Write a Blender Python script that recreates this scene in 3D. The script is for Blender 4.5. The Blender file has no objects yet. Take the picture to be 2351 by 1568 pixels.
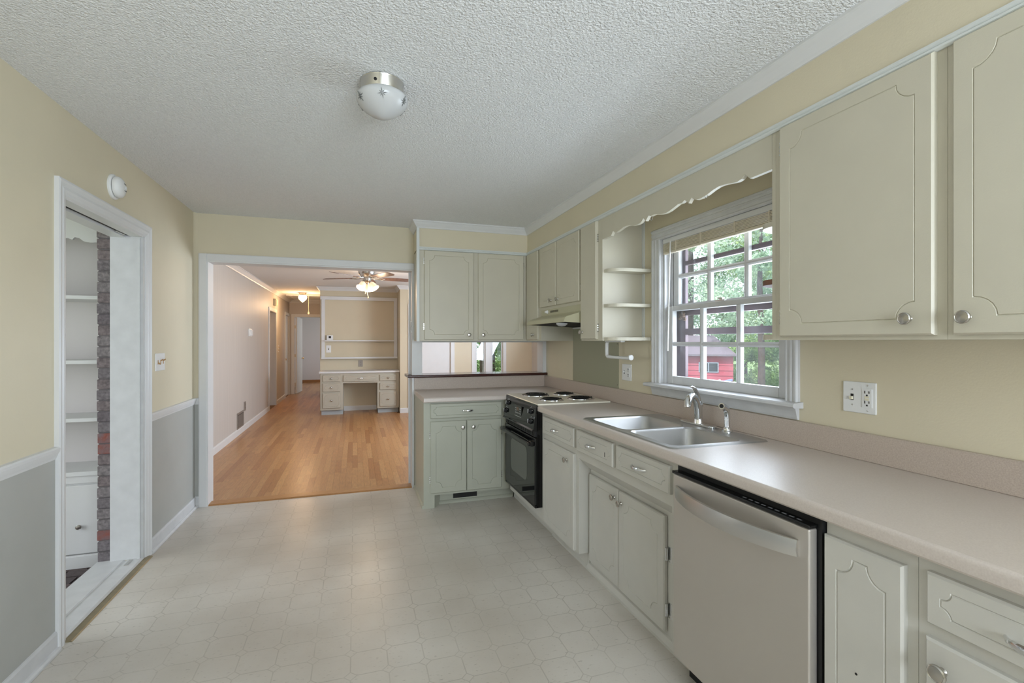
import bpy, bmesh, math, random
import numpy as np
from mathutils import Vector, Matrix

random.seed(7)
rng = np.random.default_rng(7)
scene = bpy.context.scene
COL = scene.collection
PI = math.pi

def lin(r, g, b):
    f = lambda c: (c / 255 / 12.92) if c / 255 <= 0.04045 else ((c / 255 + 0.055) / 1.055) ** 2.4
    return (f(r), f(g), f(b))

# ------------------------------------------------------------------ camera
CAM_H = 1.3677
cam_data = bpy.data.cameras.new('camera')
cam = bpy.data.objects.new('camera', cam_data)
COL.objects.link(cam)
cam.location = (0, 0, CAM_H)
cam.rotation_euler = (math.radians(90), 0, -0.312919)
cam_data.sensor_width = 36.0
cam_data.lens = 36.0 * 1111.08 / 2351.0
cam_data.clip_start = 0.05
cam_data.clip_end = 400
scene.camera = cam

# ------------------------------------------------------------------ world, sun, daylight lamps at the windows, exposure
world = bpy.data.worlds.new('world')
scene.world = world
world.use_nodes = True
bg = world.node_tree.nodes['Background']
bg.inputs[0].default_value = (0.80, 0.90, 1.0, 1)
bg.inputs[1].default_value = 2.4

def sun_light(name, rot, energy, color):
    d = bpy.data.lights.new(name, 'SUN'); d.energy = energy; d.color = color; d.angle = math.radians(3)
    o = bpy.data.objects.new(name, d); COL.objects.link(o); o.rotation_euler = rot
    return o

def area(name, loc, look, sx, sy, power, color):
    d = bpy.data.lights.new(name, 'AREA'); d.shape = 'RECTANGLE'; d.size = sx; d.size_y = sy
    d.energy = power; d.color = color
    o = bpy.data.objects.new(name, d); COL.objects.link(o); o.location = loc
    o.rotation_euler = Vector(look).to_track_quat('-Z', 'Y').to_euler()
    return o

sun_light('sun', (math.radians(38), 0, math.radians(-62)), 5.5, (1.0, 0.95, 0.86))
# daylight lamps added at openings; rear, sink, den tilted up to lift ceilings
area('rear_window_fill', (0.72, -1.70, 1.50), (-0.55, 1, 0.52), 1.7, 1.3, 98, (0.86, 0.95, 1.08))
area('daylight_sink_window', (2.16, 2.17, 1.56), (-1, 0.05, 0.18), 0.86, 0.86, 25, (0.86, 0.95, 1.08))
area('daylight_den_window', (3.45, 6.6, 1.45), (-1, 0, 0.52), 1.8, 1.3, 146, (0.84, 0.94, 1.10))
area('daylight_porch', (-3.6, 2.6, 1.3), (1, 0.35, 0), 1.8, 1.5, 19, (0.95, 0.97, 1.0))
area('daylight_bedroom', (0.6, 15.6, 1.5), (-1, 0, 0), 1.2, 1.2, 26, (0.93, 0.95, 1.0))

scene.view_settings.view_transform = 'Standard'
scene.view_settings.look = 'None'
scene.view_settings.exposure = 0.05
scene.view_settings.gamma = 1.0
scene.view_settings.use_curve_mapping = False

# ------------------------------------------------------------------ materials
MATS = {}
def mat(name, col, rough=0.5, metal=0.0, var=0.0, vscale=4.0, bump=0.0, bscale=60.0, spec=0.5, col2=None,
        stretch=None, detail=4.0):
    """procedural principled material: base colour, optional noise variation and fine bump (object/generated free: world position)"""
    if name in MATS: return MATS[name]
    m = bpy.data.materials.new(name); m.use_nodes = True
    nt = m.node_tree; b = nt.nodes['Principled BSDF']
    b.inputs['Roughness'].default_value = rough
    b.inputs['Metallic'].default_value = metal
    b.inputs['Specular IOR Level'].default_value = spec
    c = tuple(col) + (1,)
    b.inputs['Base Color'].default_value = c
    geo = nt.nodes.new('ShaderNodeNewGeometry')
    vec = geo.outputs['Position']
    if stretch:
        mp = nt.nodes.new('ShaderNodeMapping'); mp.inputs['Scale'].default_value = stretch
        nt.links.new(vec, mp.inputs['Vector']); vec = mp.outputs['Vector']
    if var > 0 or col2:
        n = nt.nodes.new('ShaderNodeTexNoise'); n.inputs['Scale'].default_value = vscale
        n.inputs['Detail'].default_value = detail
        nt.links.new(vec, n.inputs['Vector'])
        r = nt.nodes.new('ShaderNodeValToRGB')
        r.color_ramp.elements[0].position = 0.3; r.color_ramp.elements[1].position = 0.7
        if col2:
            r.color_ramp.elements[0].color = tuple(col2) + (1,); r.color_ramp.elements[1].color = c
        else:
            r.color_ramp.elements[0].color = tuple(max(0, x * (1 - var)) for x in col) + (1,)
            r.color_ramp.elements[1].color = tuple(min(1, x * (1 + var)) for x in col) + (1,)
        nt.links.new(n.outputs['Fac'], r.inputs['Fac'])
        nt.links.new(r.outputs['Color'], b.inputs['Base Color'])
    if bump > 0:
        n2 = nt.nodes.new('ShaderNodeTexNoise'); n2.inputs['Scale'].default_value = bscale
        n2.inputs['Detail'].default_value = 3
        nt.links.new(vec, n2.inputs['Vector'])
        bp = nt.nodes.new('ShaderNodeBump'); bp.inputs['Strength'].default_value = bump
        bp.inputs['Distance'].default_value = 0.02 if bump > 0.7 else 0.01
        nt.links.new(n2.outputs['Fac'], bp.inputs['Height'])
        nt.links.new(bp.outputs['Normal'], b.inputs['Normal'])
    MATS[name] = m
    return m

def emit(name, col, strength):
    m = bpy.data.materials.new(name); m.use_nodes = True
    nt = m.node_tree; b = nt.nodes['Principled BSDF']
    b.inputs['Base Color'].default_value = tuple(col) + (1,)
    b.inputs['Emission Color'].default_value = tuple(col) + (1,)
    b.inputs['Emission Strength'].default_value = strength
    return m

M_wall = mat('wall_yellow_paint', lin(212, 202, 176), 0.55, var=0.02, vscale=3, bump=0.06, bscale=180)
M_wains = mat('wainscot_olive_paint', lin(171, 171, 165), 0.5, var=0.03, vscale=5, bump=0.05, bscale=150)
M_white = mat('white_trim_paint', lin(216, 216, 215), 0.4, var=0.015, vscale=8)
M_oldwhite = mat('worn_white_paint', lin(202, 202, 202), 0.45, var=0.05, vscale=14, detail=8)
M_ceil = mat('ceiling_texture', lin(240, 241, 241), 0.9, bump=0.75, bscale=120, var=0.05, vscale=110)
M_ceil_den = mat('den_ceiling_texture', lin(230, 229, 227), 0.9, bump=0.35, bscale=150)
M_cab = mat('cabinet_cream_paint', lin(198, 192, 173), 0.42, var=0.02, vscale=6, bump=0.03, bscale=220)
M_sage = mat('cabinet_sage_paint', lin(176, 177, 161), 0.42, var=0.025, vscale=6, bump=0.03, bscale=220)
M_base = mat('cabinet_greycream_paint', lin(199, 196, 187), 0.42, var=0.025, vscale=6, bump=0.03, bscale=220)
M_inside = mat('cabinet_inside_dark', lin(60, 55, 48), 0.8)
M_counter = mat('counter_laminate', lin(205, 194, 184), 0.36, col2=lin(195, 183, 173), vscale=260, detail=6, spec=0.5)
M_splash = mat('backsplash_laminate', lin(194, 180, 166), 0.4, col2=lin(176, 160, 147), vscale=230, detail=6)
M_bar = mat('bar_dark_wood', lin(74, 36, 28), 0.18, col2=lin(52, 24, 19), vscale=12, stretch=(1.5, 14, 14))
M_chrome = mat('chrome', (0.78, 0.79, 0.8), 0.08, 1.0)
M_nickel = mat('brushed_nickel', (0.60, 0.59, 0.56), 0.25, 1.0)
M_knobin = mat('knob_face_nickel', (0.50, 0.48, 0.44), 0.24, 1.0)
M_steel = mat('stainless_steel', (0.52, 0.52, 0.51), 0.38, 1.0, bump=0.02, bscale=40, stretch=(60, 1, 60))
M_dw = mat('dishwasher_steel', lin(204, 198, 190), 0.42, 0.75, var=0.02, vscale=3, bump=0.02, bscale=300)
M_black = mat('black_enamel', lin(14, 14, 15), 0.12)
M_blackm = mat('black_matte', lin(18, 18, 18), 0.6)
M_glassblk = mat('oven_dark_glass', lin(20, 21, 22), 0.05)
M_ovenwin = mat('oven_window_grey_glass', lin(86, 88, 82), 0.08)
M_stovewhite = mat('stove_almond_enamel', lin(236, 230, 212), 0.2)
M_olive = mat('hood_olive_enamel', lin(186, 181, 150), 0.35)
M_panelgreen = mat('splash_panel_olive', lin(156, 155, 131), 0.45)
M_plate = mat('white_plastic', lin(228, 228, 226), 0.35)
M_ivory = mat('ivory_plastic', lin(226, 219, 192), 0.4)
M_tan = mat('tan_plastic', lin(176, 140, 96), 0.4)
M_dark = mat('dark_slot', lin(25, 23, 22), 0.7)
M_denwall = mat('den_wall_tan_paint', lin(194, 188, 181), 0.5, var=0.03, vscale=3, stretch=(1, 9, 0.4))
M_denwall2 = mat('den_wall_khaki_paint', lin(206, 194, 168), 0.5, var=0.02, vscale=3)
M_greywall = mat('bedroom_grey_paint', lin(205, 200, 198), 0.6)
M_desk = mat('desk_greige_paint', lin(180, 175, 160), 0.45)
M_blade = mat('fan_blade_walnut', lin(120, 92, 80), 0.4, col2=lin(88, 64, 54), vscale=10, stretch=(3, 3, 3))
M_vinylblind = mat('blind_cream_vinyl', lin(214, 204, 184), 0.5)
M_storm = mat('storm_window_brown', lin(82, 62, 68), 0.5)
M_brickgrey = [mat('brick_grey_%d' % i, lin(*c), 0.85, col2=lin(*[x * .72 for x in c]), vscale=60, bump=0.5, bscale=90)
               for i, c in enumerate([(124, 116, 118), (136, 128, 128), (114, 105, 108), (128, 116, 116)])]
M_brickred = mat('brick_red', lin(134, 74, 62), 0.85, col2=lin(112, 100, 102), vscale=22, bump=0.5, bscale=90)
M_mortar = mat('mortar', lin(112, 106, 106), 0.9)
M_paver = [mat('brick_paver_%d' % i, lin(*c), 0.8, var=0.2, vscale=40, bump=0.4, bscale=80)
           for i, c in enumerate([(84, 74, 74), (96, 82, 80), (74, 66, 68)])]
M_oakthresh = mat('threshold_oak', lin(186, 138, 88), 0.35, col2=lin(162, 114, 68), vscale=14, stretch=(2, 14, 14))
M_strip = mat('brown_metal_strip', lin(140, 128, 100), 0.35, 0.3, var=0.15, vscale=20)
M_shed = mat('shed_red_paint', lin(164, 72, 88), 0.6, var=0.08, vscale=4)
M_shedroof = mat('shed_roof_shingle', lin(104, 94, 104), 0.8, var=0.12, vscale=2)
M_shedtrim = mat('shed_window_trim', lin(150, 160, 176), 0.5)
M_bark = mat('tree_bark', lin(74, 62, 56), 0.9, var=0.3, vscale=8)
M_grass = mat('lawn_grass', lin(108, 130, 78), 0.9, var=0.25, vscale=1.5, bump=0.4, bscale=30)
M_orange = mat('bedroom_wood_base', lin(150, 104, 62), 0.4)
WOODS = [mat('oak_plank_%d' % i, lin(*c), 0.3, col2=lin(*[x * 0.87 for x in c]), vscale=6, stretch=(16, 1.6, 1), detail=3,
             spec=0.5) for i, c in enumerate([(189, 139, 88), (179, 129, 81), (196, 148, 97), (168, 116, 70), (183, 133, 84), (189, 141, 91)])]

def glass_material(name, tint, refl=0.06):
    m = bpy.data.materials.new(name); m.use_nodes = True
    nt = m.node_tree; nt.nodes.remove(nt.nodes['Principled BSDF'])
    out = nt.nodes['Material Output']
    tr = nt.nodes.new('ShaderNodeBsdfTransparent'); tr.inputs[0].default_value = tuple(tint) + (1,)
    gl = nt.nodes.new('ShaderNodeBsdfGlossy'); gl.inputs['Roughness'].default_value = 0.02
    mx = nt.nodes.new('ShaderNodeMixShader'); mx.inputs[0].default_value = refl
    nt.links.new(tr.outputs[0], mx.inputs[1]); nt.links.new(gl.outputs[0], mx.inputs[2])
    nt.links.new(mx.outputs[0], out.inputs[0])
    return m
M_glass = glass_material('window_glass', (0.96, 0.98, 0.98), 0.04)
def dust_haze(m, amount):  # dust film that also puts the outdoor haze into the panes
    nt = m.node_tree; out = nt.nodes['Material Output']; prev = out.inputs[0].links[0].from_socket
    tl = nt.nodes.new('ShaderNodeBsdfTranslucent'); tl.inputs[0].default_value = (0.9, 0.95, 1.0, 1)
    geo = nt.nodes.new('ShaderNodeNewGeometry'); n = nt.nodes.new('ShaderNodeTexNoise'); n.inputs['Scale'].default_value = 9; n.inputs['Detail'].default_value = 5
    nt.links.new(geo.outputs['Position'], n.inputs['Vector'])
    mr = nt.nodes.new('ShaderNodeMapRange'); mr.inputs[1].default_value = 0.3; mr.inputs[2].default_value = 0.75; mr.inputs[3].default_value = amount * .5; mr.inputs[4].default_value = amount * 1.6
    nt.links.new(n.outputs['Fac'], mr.inputs[0])
    mx = nt.nodes.new('ShaderNodeMixShader'); nt.links.new(mr.outputs[0], mx.inputs[0])
    nt.links.new(prev, mx.inputs[1]); nt.links.new(tl.outputs[0], mx.inputs[2]); nt.links.new(mx.outputs[0], out.inputs[0])
    return m
M_dusthaze = dust_haze(glass_material('dust_haze_glass', (0.97, 0.98, 0.99), 0.04), 0.009)

def frosted(name, col, transl=0.5):
    m = bpy.data.materials.new(name); m.use_nodes = True
    b = m.node_tree.nodes['Principled BSDF']
    b.inputs['Base Color'].default_value = tuple(col) + (1,)
    b.inputs['Roughness'].default_value = 0.25
    b.inputs['Subsurface Weight'].default_value = 0.0
    return m
M_frost = frosted('frosted_glass', lin(196, 197, 197))

# sheet vinyl with a printed octagon-and-dot pattern
def vinyl():
    m = bpy.data.materials.new('sheet_vinyl_octagons'); m.use_nodes = True
    nt = m.node_tree; N = nt.nodes; L = nt.links; b = N['Principled BSDF']
    def math_(op, a, c=None, d=None):
        n = N.new('ShaderNodeMath'); n.operation = op
        for i, v in enumerate((a, c, d)):
            if v is None: continue
            if isinstance(v, (int, float)): n.inputs[i].default_value = v
            else: L.new(v, n.inputs[i])
        return n.outputs[0]
    geo = N.new('ShaderNodeNewGeometry'); sep = N.new('ShaderNodeSeparateXYZ'); L.new(geo.outputs['Position'], sep.inputs[0])
    P = 0.152
    def cell(sock, off):
        u = math_('ADD', math_('DIVIDE', sock, P), off)
        fr = math_('FRACT', u)
        return math_('ABSOLUTE', math_('SUBTRACT', fr, 0.5))       # 0 centre .. 0.5 edge
    ax = cell(sep.outputs[0], 100.13); ay = cell(sep.outputs[1], 100.30)
    s = 0.17
    edge_x = math_('SUBTRACT', 0.5, ax); edge_y = math_('SUBTRACT', 0.5, ay)
    diag = math_('ABSOLUTE', math_('SUBTRACT', math_('ADD', edge_x, edge_y), s))   # diamond border
    indot = math_('LESS_THAN', math_('ADD', edge_x, edge_y), s)
    outdot = math_('SUBTRACT', 1.0, indot)
    w = 0.016
    le = math_('MULTIPLY', math_('LESS_THAN', math_('MINIMUM', edge_x, edge_y), w), outdot)
    ld = math_('LESS_THAN', math_('MULTIPLY', diag, 0.8), w)
    line = math_('MAXIMUM', le, ld)
    base = N.new('ShaderNodeTexNoise'); base.inputs['Scale'].default_value = 1.3; base.inputs['Detail'].default_value = 5
    L.new(geo.outputs['Position'], base.inputs['Vector'])
    r1 = N.new('ShaderNodeValToRGB')
    r1.color_ramp.elements[0].position = 0.35; r1.color_ramp.elements[0].color = lin(190, 182, 170) + (1,)
    r1.color_ramp.elements[1].position = 0.62; r1.color_ramp.elements[1].color = lin(210, 204, 194) + (1,)
    L.new(base.outputs['Fac'], r1.inputs['Fac'])
    # scattered printed flecks / scuffs
    mp = N.new('ShaderNodeMapping'); mp.inputs['Scale'].default_value = (26, 60, 1); mp.inputs['Rotation'].default_value = (0, 0, 0.6)
    L.new(geo.outputs['Position'], mp.inputs['Vector'])
    fl = N.new('ShaderNodeTexNoise'); fl.inputs['Scale'].default_value = 1.6; fl.inputs['Detail'].default_value = 6
    L.new(mp.outputs['Vector'], fl.inputs['Vector'])
    flr = N.new('ShaderNodeValToRGB'); flr.color_ramp.elements[0].position = 0.62; flr.color_ramp.elements[1].position = 0.74
    L.new(fl.outputs['Fac'], flr.inputs['Fac'])
    mx1 = N.new('ShaderNodeMixRGB'); mx1.inputs[2].default_value = lin(160, 152, 140) + (1,)
    L.new(math_('MULTIPLY', flr.outputs['Color'], 0.75), mx1.inputs[0]); L.new(r1.outputs['Color'], mx1.inputs[1])
    mx2 = N.new('ShaderNodeMixRGB'); mx2.inputs[2].default_value = lin(168, 161, 149) + (1,)
    wn = N.new('ShaderNodeTexNoise'); wn.inputs['Scale'].default_value = 2.2; wn.inputs['Detail'].default_value = 4; L.new(geo.outputs['Position'], wn.inputs['Vector'])
    wr = N.new('ShaderNodeMapRange'); wr.inputs[1].default_value = 0.38; wr.inputs[2].default_value = 0.62; wr.inputs[3].default_value = 0.28; wr.inputs[4].default_value = 0.72
    L.new(wn.outputs['Fac'], wr.inputs[0])
    L.new(math_('MULTIPLY', line, wr.outputs[0]), mx2.inputs[0]); L.new(mx1.outputs['Color'], mx2.inputs[1])
    L.new(mx2.outputs['Color'], b.inputs['Base Color'])
    b.inputs['Roughness'].default_value = 0.3
    b.inputs['Specular IOR Level'].default_value = 0.4
    wav = N.new('ShaderNodeTexNoise'); wav.inputs['Scale'].default_value = 70; L.new(geo.outputs['Position'], wav.inputs['Vector'])
    h = math_('SUBTRACT', math_('MULTIPLY', wav.outputs['Fac'], 0.5), math_('MULTIPLY', line, 0.5))
    bp = N.new('ShaderNodeBump'); bp.inputs['Strength'].default_value = 0.18; bp.inputs['Distance'].default_value = 0.004
    L.new(h, bp.inputs['Height']); L.new(bp.outputs['Normal'], b.inputs['Normal'])
    return m
M_vinyl = vinyl()

def leaf_material(name, c1, c2):
    m = bpy.data.materials.new(name); m.use_nodes = True
    nt = m.node_tree; b = nt.nodes['Principled BSDF']
    geo = nt.nodes.new('ShaderNodeNewGeometry')
    n = nt.nodes.new('ShaderNodeTexNoise'); n.inputs['Scale'].default_value = 1.4; n.inputs['Detail'].default_value = 6
    nt.links.new(geo.outputs['Position'], n.inputs['Vector'])
    r = nt.nodes.new('ShaderNodeValToRGB')
    r.color_ramp.elements[0].position = 0.35; r.color_ramp.elements[1].position = 0.65
    r.color_ramp.elements[0].color = tuple(c1) + (1,); r.color_ramp.elements[1].color = tuple(c2) + (1,)
    nt.links.new(n.outputs['Fac'], r.inputs['Fac']); nt.links.new(r.outputs['Color'], b.inputs['Base Color'])
    b.inputs['Roughness'].default_value = 0.6
    tl = nt.nodes.new('ShaderNodeBsdfTranslucent'); nt.links.new(r.outputs['Color'], tl.inputs[0])
    mx = nt.nodes.new('ShaderNodeMixShader'); mx.inputs[0].default_value = 0.35
    nt.links.new(b.outputs[0], mx.inputs[1]); nt.links.new(tl.outputs[0], mx.inputs[2])
    nt.links.new(mx.outputs[0], nt.nodes['Material Output'].inputs[0])
    return m
M_leaf = [leaf_material('leaves_mid', lin(110, 140, 84), lin(170, 196, 126)),
          leaf_material('leaves_dark', lin(86, 116, 80), lin(138, 170, 118)),
          leaf_material('leaves_pale_haze', lin(146, 176, 150), lin(198, 216, 190))]  # pale tone puts distance haze into the leaf colour

# ------------------------------------------------------------------ mesh helpers
WL = {}                                   # world location of every object made (no rotated parents are used)

class MB:
    def __init__(s): s.v = []; s.f = []; s.mi = []
    def add(s, vs, fs, mi=0):
        k = len(s.v); s.v += [tuple(p) for p in vs]
        s.f += [tuple(i + k for i in f) for f in fs]; s.mi += [mi] * len(fs)
        return s
    def box(s, x0, x1, y0, y1, z0, z1, mi=0):
        x0, x1 = min(x0, x1), max(x0, x1); y0, y1 = min(y0, y1), max(y0, y1); z0, z1 = min(z0, z1), max(z0, z1)
        return s.add([(x0, y0, z0), (x1, y0, z0), (x1, y1, z0), (x0, y1, z0), (x0, y0, z1), (x1, y0, z1), (x1, y1, z1), (x0, y1, z1)],
                     [(0, 3, 2, 1), (4, 5, 6, 7), (0, 1, 5, 4), (1, 2, 6, 5), (2, 3, 7, 6), (3, 0, 4, 7)], mi)
    def prism(s, pts, axis, lo, hi, mi=0):
        n = len(pts)
        def P(a, b, t): return {'Z': (a, b, t), 'Y': (a, t, b), 'X': (t, a, b)}[axis]
        vs = [P(a, b, lo) for a, b in pts] + [P(a, b, hi) for a, b in pts]
        fs = [tuple(range(n)), tuple(range(2 * n - 1, n - 1, -1))] + [(i, i + n, (i + 1) % n + n, (i + 1) % n) for i in range(n)]
        return s.add(vs, fs, mi)
    def lathe(s, prof, c, d=(0, 0, 1), n=24, mi=0):
        """prof: list of (radius, height along d)"""
        d = Vector(d).normalized(); a = d.orthogonal().normalized(); b = d.cross(a); c = Vector(c)
        vs = []; fs = []
        for r, h in prof:
            for k in range(n):
                t = 2 * PI * k / n
                vs.append(c + d * h + (a * math.cos(t) + b * math.sin(t)) * max(r, 1e-5))
        for j in range(len(prof) - 1):
            for k in range(n):
                k2 = (k + 1) % n
                fs.append((j * n + k, j * n + k2, (j + 1) * n + k2, (j + 1) * n + k))
        fs.append(tuple(range(n - 1, -1, -1))); m = (len(prof) - 1) * n
        fs.append(tuple(range(m, m + n)))
        return s.add(vs, fs, mi)
    def cyl(s, p0, p1, r, n=16, r2=None, mi=0):
        p0 = Vector(p0); p1 = Vector(p1); L = (p1 - p0).length
        return s.lathe([(r, 0), (r if r2 is None else r2, L)], p0, p1 - p0, n, mi)
    def tube(s, pts, r, n=10, mi=0, sx=1.0, sy=1.0, up=None):
        pts = [Vector(p) for p in pts]; m = len(pts); vs = []; fs = []
        rs = r if isinstance(r, (list, tuple)) else [r] * m
        prev = None
        for i, p in enumerate(pts):
            t = (pts[min(i + 1, m - 1)] - pts[max(i - 1, 0)]).normalized()
            if up is not None: a = Vector(up)
            else: a = prev if prev is not None else t.orthogonal()
            a = (a - t * a.dot(t)).normalized(); prev = a; b = t.cross(a)
            for k in range(n):
                q = 2 * PI * k / n
                vs.append(p + a * math.cos(q) * rs[i] * sx + b * math.sin(q) * rs[i] * sy)
        for j in range(m - 1):
            for k in range(n):
                k2 = (k + 1) % n
                fs.append((j * n + k, j * n + k2, (j + 1) * n + k2, (j + 1) * n + k))
        fs.append(tuple(range(n - 1, -1, -1))); fs.append(tuple(range((m - 1) * n, m * n)))
        return s.add(vs, fs, mi)
    def build(s, name, material, parent=None, smooth=False, bevel=0.0, seg=2, angle=40):
        vs = np.array([tuple(p) for p in s.v], dtype=float)
        lo, hi = vs.min(0), vs.max(0)
        org = np.array([(lo[0] + hi[0]) / 2, (lo[1] + hi[1]) / 2, lo[2]])
        me = bpy.data.meshes.new(name)
        me.from_pydata((vs - org).tolist(), [], s.f)
        for m_ in (material if isinstance(material, (list, tuple)) else [material]): me.materials.append(m_)
        if max(s.mi) > 0: me.polygons.foreach_set('material_index', s.mi)
        bm = bmesh.new(); bm.from_mesh(me)
        bmesh.ops.recalc_face_normals(bm, faces=bm.faces)
        bm.to_mesh(me); bm.free()
        o = bpy.data.objects.new(name, me); COL.objects.link(o)
        WL[o] = Vector(org)
        if parent is not None:
            o.parent = parent; o.location = WL[o] - WL[parent]
        else: o.location = WL[o]
        if bevel > 0:
            md = o.modifiers.new('bevel', 'BEVEL'); md.width = bevel; md.segments = seg; md.limit_method = 'ANGLE'
            md.angle_limit = math.radians(35); md.harden_normals = False
        if smooth:
            me.polygons.foreach_set('use_smooth', [True] * len(me.polygons))
            try: me.set_sharp_from_angle(angle=math.radians(angle))
            except Exception: pass
        return o

def empty(name, loc):
    o = bpy.data.objects.new(name, None); COL.objects.link(o); o.location = loc; WL[o] = Vector(loc)
    o.empty_display_size = 0.05
    return o
def tag(o, label, cat=None, group=None, kind=None):
    o['label'] = label
    if cat: o['category'] = cat
    if group: o['group'] = group
    if kind: o['kind'] = kind
    return o
def thing(name, loc, label, cat, group=None): return tag(empty(name, loc), label, cat, group)
def struct(o, label): return tag(o, label, kind='structure')
def B(name, x0, x1, y0, y1, z0, z1, m, parent=None, bevel=0.0, seg=2):
    return MB().box(x0, x1, y0, y1, z0, z1).build(name, m, parent, bevel=bevel, seg=seg)

def wall_cells(mb, axis, p0, p1, a0, a1, z0, z1, holes, mi=0):
    """a wall slab between planes p0,p1 (along axis) with rectangular holes (a_lo,a_hi,z_lo,z_hi)"""
    A = sorted({a0, a1} | {min(max(h[i], a0), a1) for h in holes for i in (0, 1)})
    Z = sorted({z0, z1} | {min(max(h[i], z0), z1) for h in holes for i in (2, 3)})
    for i in range(len(A) - 1):
        j = 0
        while j < len(Z) - 1:
            am = (A[i] + A[i + 1]) / 2
            solid = lambda q: not any(h[0] < am < h[1] and h[2] < (Z[q] + Z[q + 1]) / 2 < h[3] for h in holes)
            if solid(j):
                k = j
                while k + 1 < len(Z) - 1 and solid(k + 1): k += 1
                if axis == 'X': mb.box(p0, p1, A[i], A[i + 1], Z[j], Z[k + 1], mi)
                else: mb.box(A[i], A[i + 1], p0, p1, Z[j], Z[k + 1], mi)
                j = k + 1
            else: j += 1
    return mb

def molding(mb, path, prof, closed=False):
    """sweep profile (offset to the left of the path, z) along an xy polyline with mitred corners"""
    n = len(path); k = len(prof); P = [Vector((p[0], p[1])) for p in path]; rows = []
    for i in range(n):
        d1 = (P[i] - P[i - 1]).normalized() if i > 0 else None
        d2 = (P[i + 1] - P[i]).normalized() if i < n - 1 else None
        n1 = Vector((-d1.y, d1.x)) if d1 else None; n2 = Vector((-d2.y, d2.x)) if d2 else None
        if n1 is None: q = n2
        elif n2 is None: q = n1
        else:
            q = (n1 + n2); q = q / max(1e-6, q.length); q = q / max(0.2, q.dot(n1))
        rows.append([(P[i].x + q.x * o, P[i].y + q.y * o, z) for o, z in prof])
    vs = [p for r in rows for p in r]; fs = []
    for i in range(n - 1):
        for j in range(k):
            j2 = (j + 1) % k
            fs.append((i * k + j, i * k + j2, (i + 1) * k + j2, (i + 1) * k + j))
    fs.append(tuple(range(k))); fs.append(tuple(range((n - 1) * k, n * k)))
    return mb.add(vs, fs)

# --- cabinet fronts: a board with chamfered edge and a routed groove with scooped corners
def groove_loop(w, h, m, r, s, seg=5):
    rho = r + s
    t0 = math.acos(max(-1, min(1, s / rho))); t1 = PI / 2 - t0
    q = [(m + rho * math.cos(t0 + (t1 - t0) * i / seg), m + rho * math.sin(t0 + (t1 - t0) * i / seg)) for i in range(seg + 1)]
    loop = list(q)                                               # lower-left, runs left side -> bottom
    loop += [(w - u, v) for u, v in reversed(q)]
    loop += [(w - u, h - v) for u, v in q]
    loop += [(u, h - v) for u, v in reversed(q)]
    return loop

def front(name, side, plane, a, z0, w, h, material, parent, t=0.019, gm=0.045, gr=0.05, groove=True, gw=0.0042, gd=0.0026, label=None):
    """side 'Y-': a = left X, faces -Y ; side 'X-': a = largest Y (left in view), faces -X. plane = the back of the board"""
    bm = bmesh.new()
    T = (lambda u, v, d: (a + u, plane - d, z0 + v)) if side == 'Y-' else (lambda u, v, d: (plane - d, a - u, z0 + v))
    c = 0.006
    rect = lambda i, d: [bm.verts.new(T(u, v, d)) for u, v in ((i, i), (w - i, i), (w - i, h - i), (i, h - i))]
    A = rect(0, 0); Bq = rect(0, t - c); C = rect(c * 0.8, t)
    bm.faces.new(A[::-1])
    for p, q in ((A, Bq), (Bq, C)):
        for i in range(4): bm.faces.new((p[i], p[(i + 1) % 4], q[(i + 1) % 4], q[i]))
    if groove and w > 2 * gm + 2 * gr + .01 and h > 2 * gm + .02:
        gr_ = min(gr, (h - 2 * gm) / 2 - 0.008, (w - 2 * gm) / 2 - 0.008)
        loops = []
        for s_, d in ((-gw / 2, t), (0, t - gd), (gw / 2, t)):
            loops.append([bm.verts.new(T(u, v, d)) for u, v in groove_loop(w, h, gm, gr_, s_)])
        n = len(loops[0])
        for p, q in ((loops[0], loops[1]), (loops[1], loops[2])):
            for i in range(n): bm.faces.new((p[i], p[(i + 1) % n], q[(i + 1) % n], q[i]))
        e = []
        for lp in (C, loops[0]):
            for i in range(len(lp)):
                ed = bm.edges.get((lp[i], lp[(i + 1) % len(lp)]))
                if ed is None: ed = bm.edges.new((lp[i], lp[(i + 1) % len(lp)]))
                e.append(ed)
        bmesh.ops.triangle_fill(bm, use_beauty=True, edges=e)
        e = []
        lp = loops[2]
        for i in range(n):
            ed = bm.edges.get((lp[i], lp[(i + 1) % n]))
            e.append(ed)
        bmesh.ops.triangle_fill(bm, use_beauty=True, edges=e)
    else:
        bm.faces.new(C)
    bmesh.ops.recalc_face_normals(bm, faces=bm.faces)
    org = Vector(T(w / 2, 0, 0))
    for v in bm.verts: v.co -= org
    me = bpy.data.meshes.new(name); bm.to_mesh(me); bm.free(); me.materials.append(material)
    o = bpy.data.objects.new(name, me); COL.objects.link(o); WL[o] = org
    o.parent = parent; o.location = org - WL[parent]
    if label: o['label'] = label
    return o

def outv(side): return Vector((0, -1, 0)) if side == 'Y-' else Vector((-1, 0, 0))
def along(side): return Vector((1, 0, 0)) if side == 'Y-' else Vector((0, -1, 0))

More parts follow.
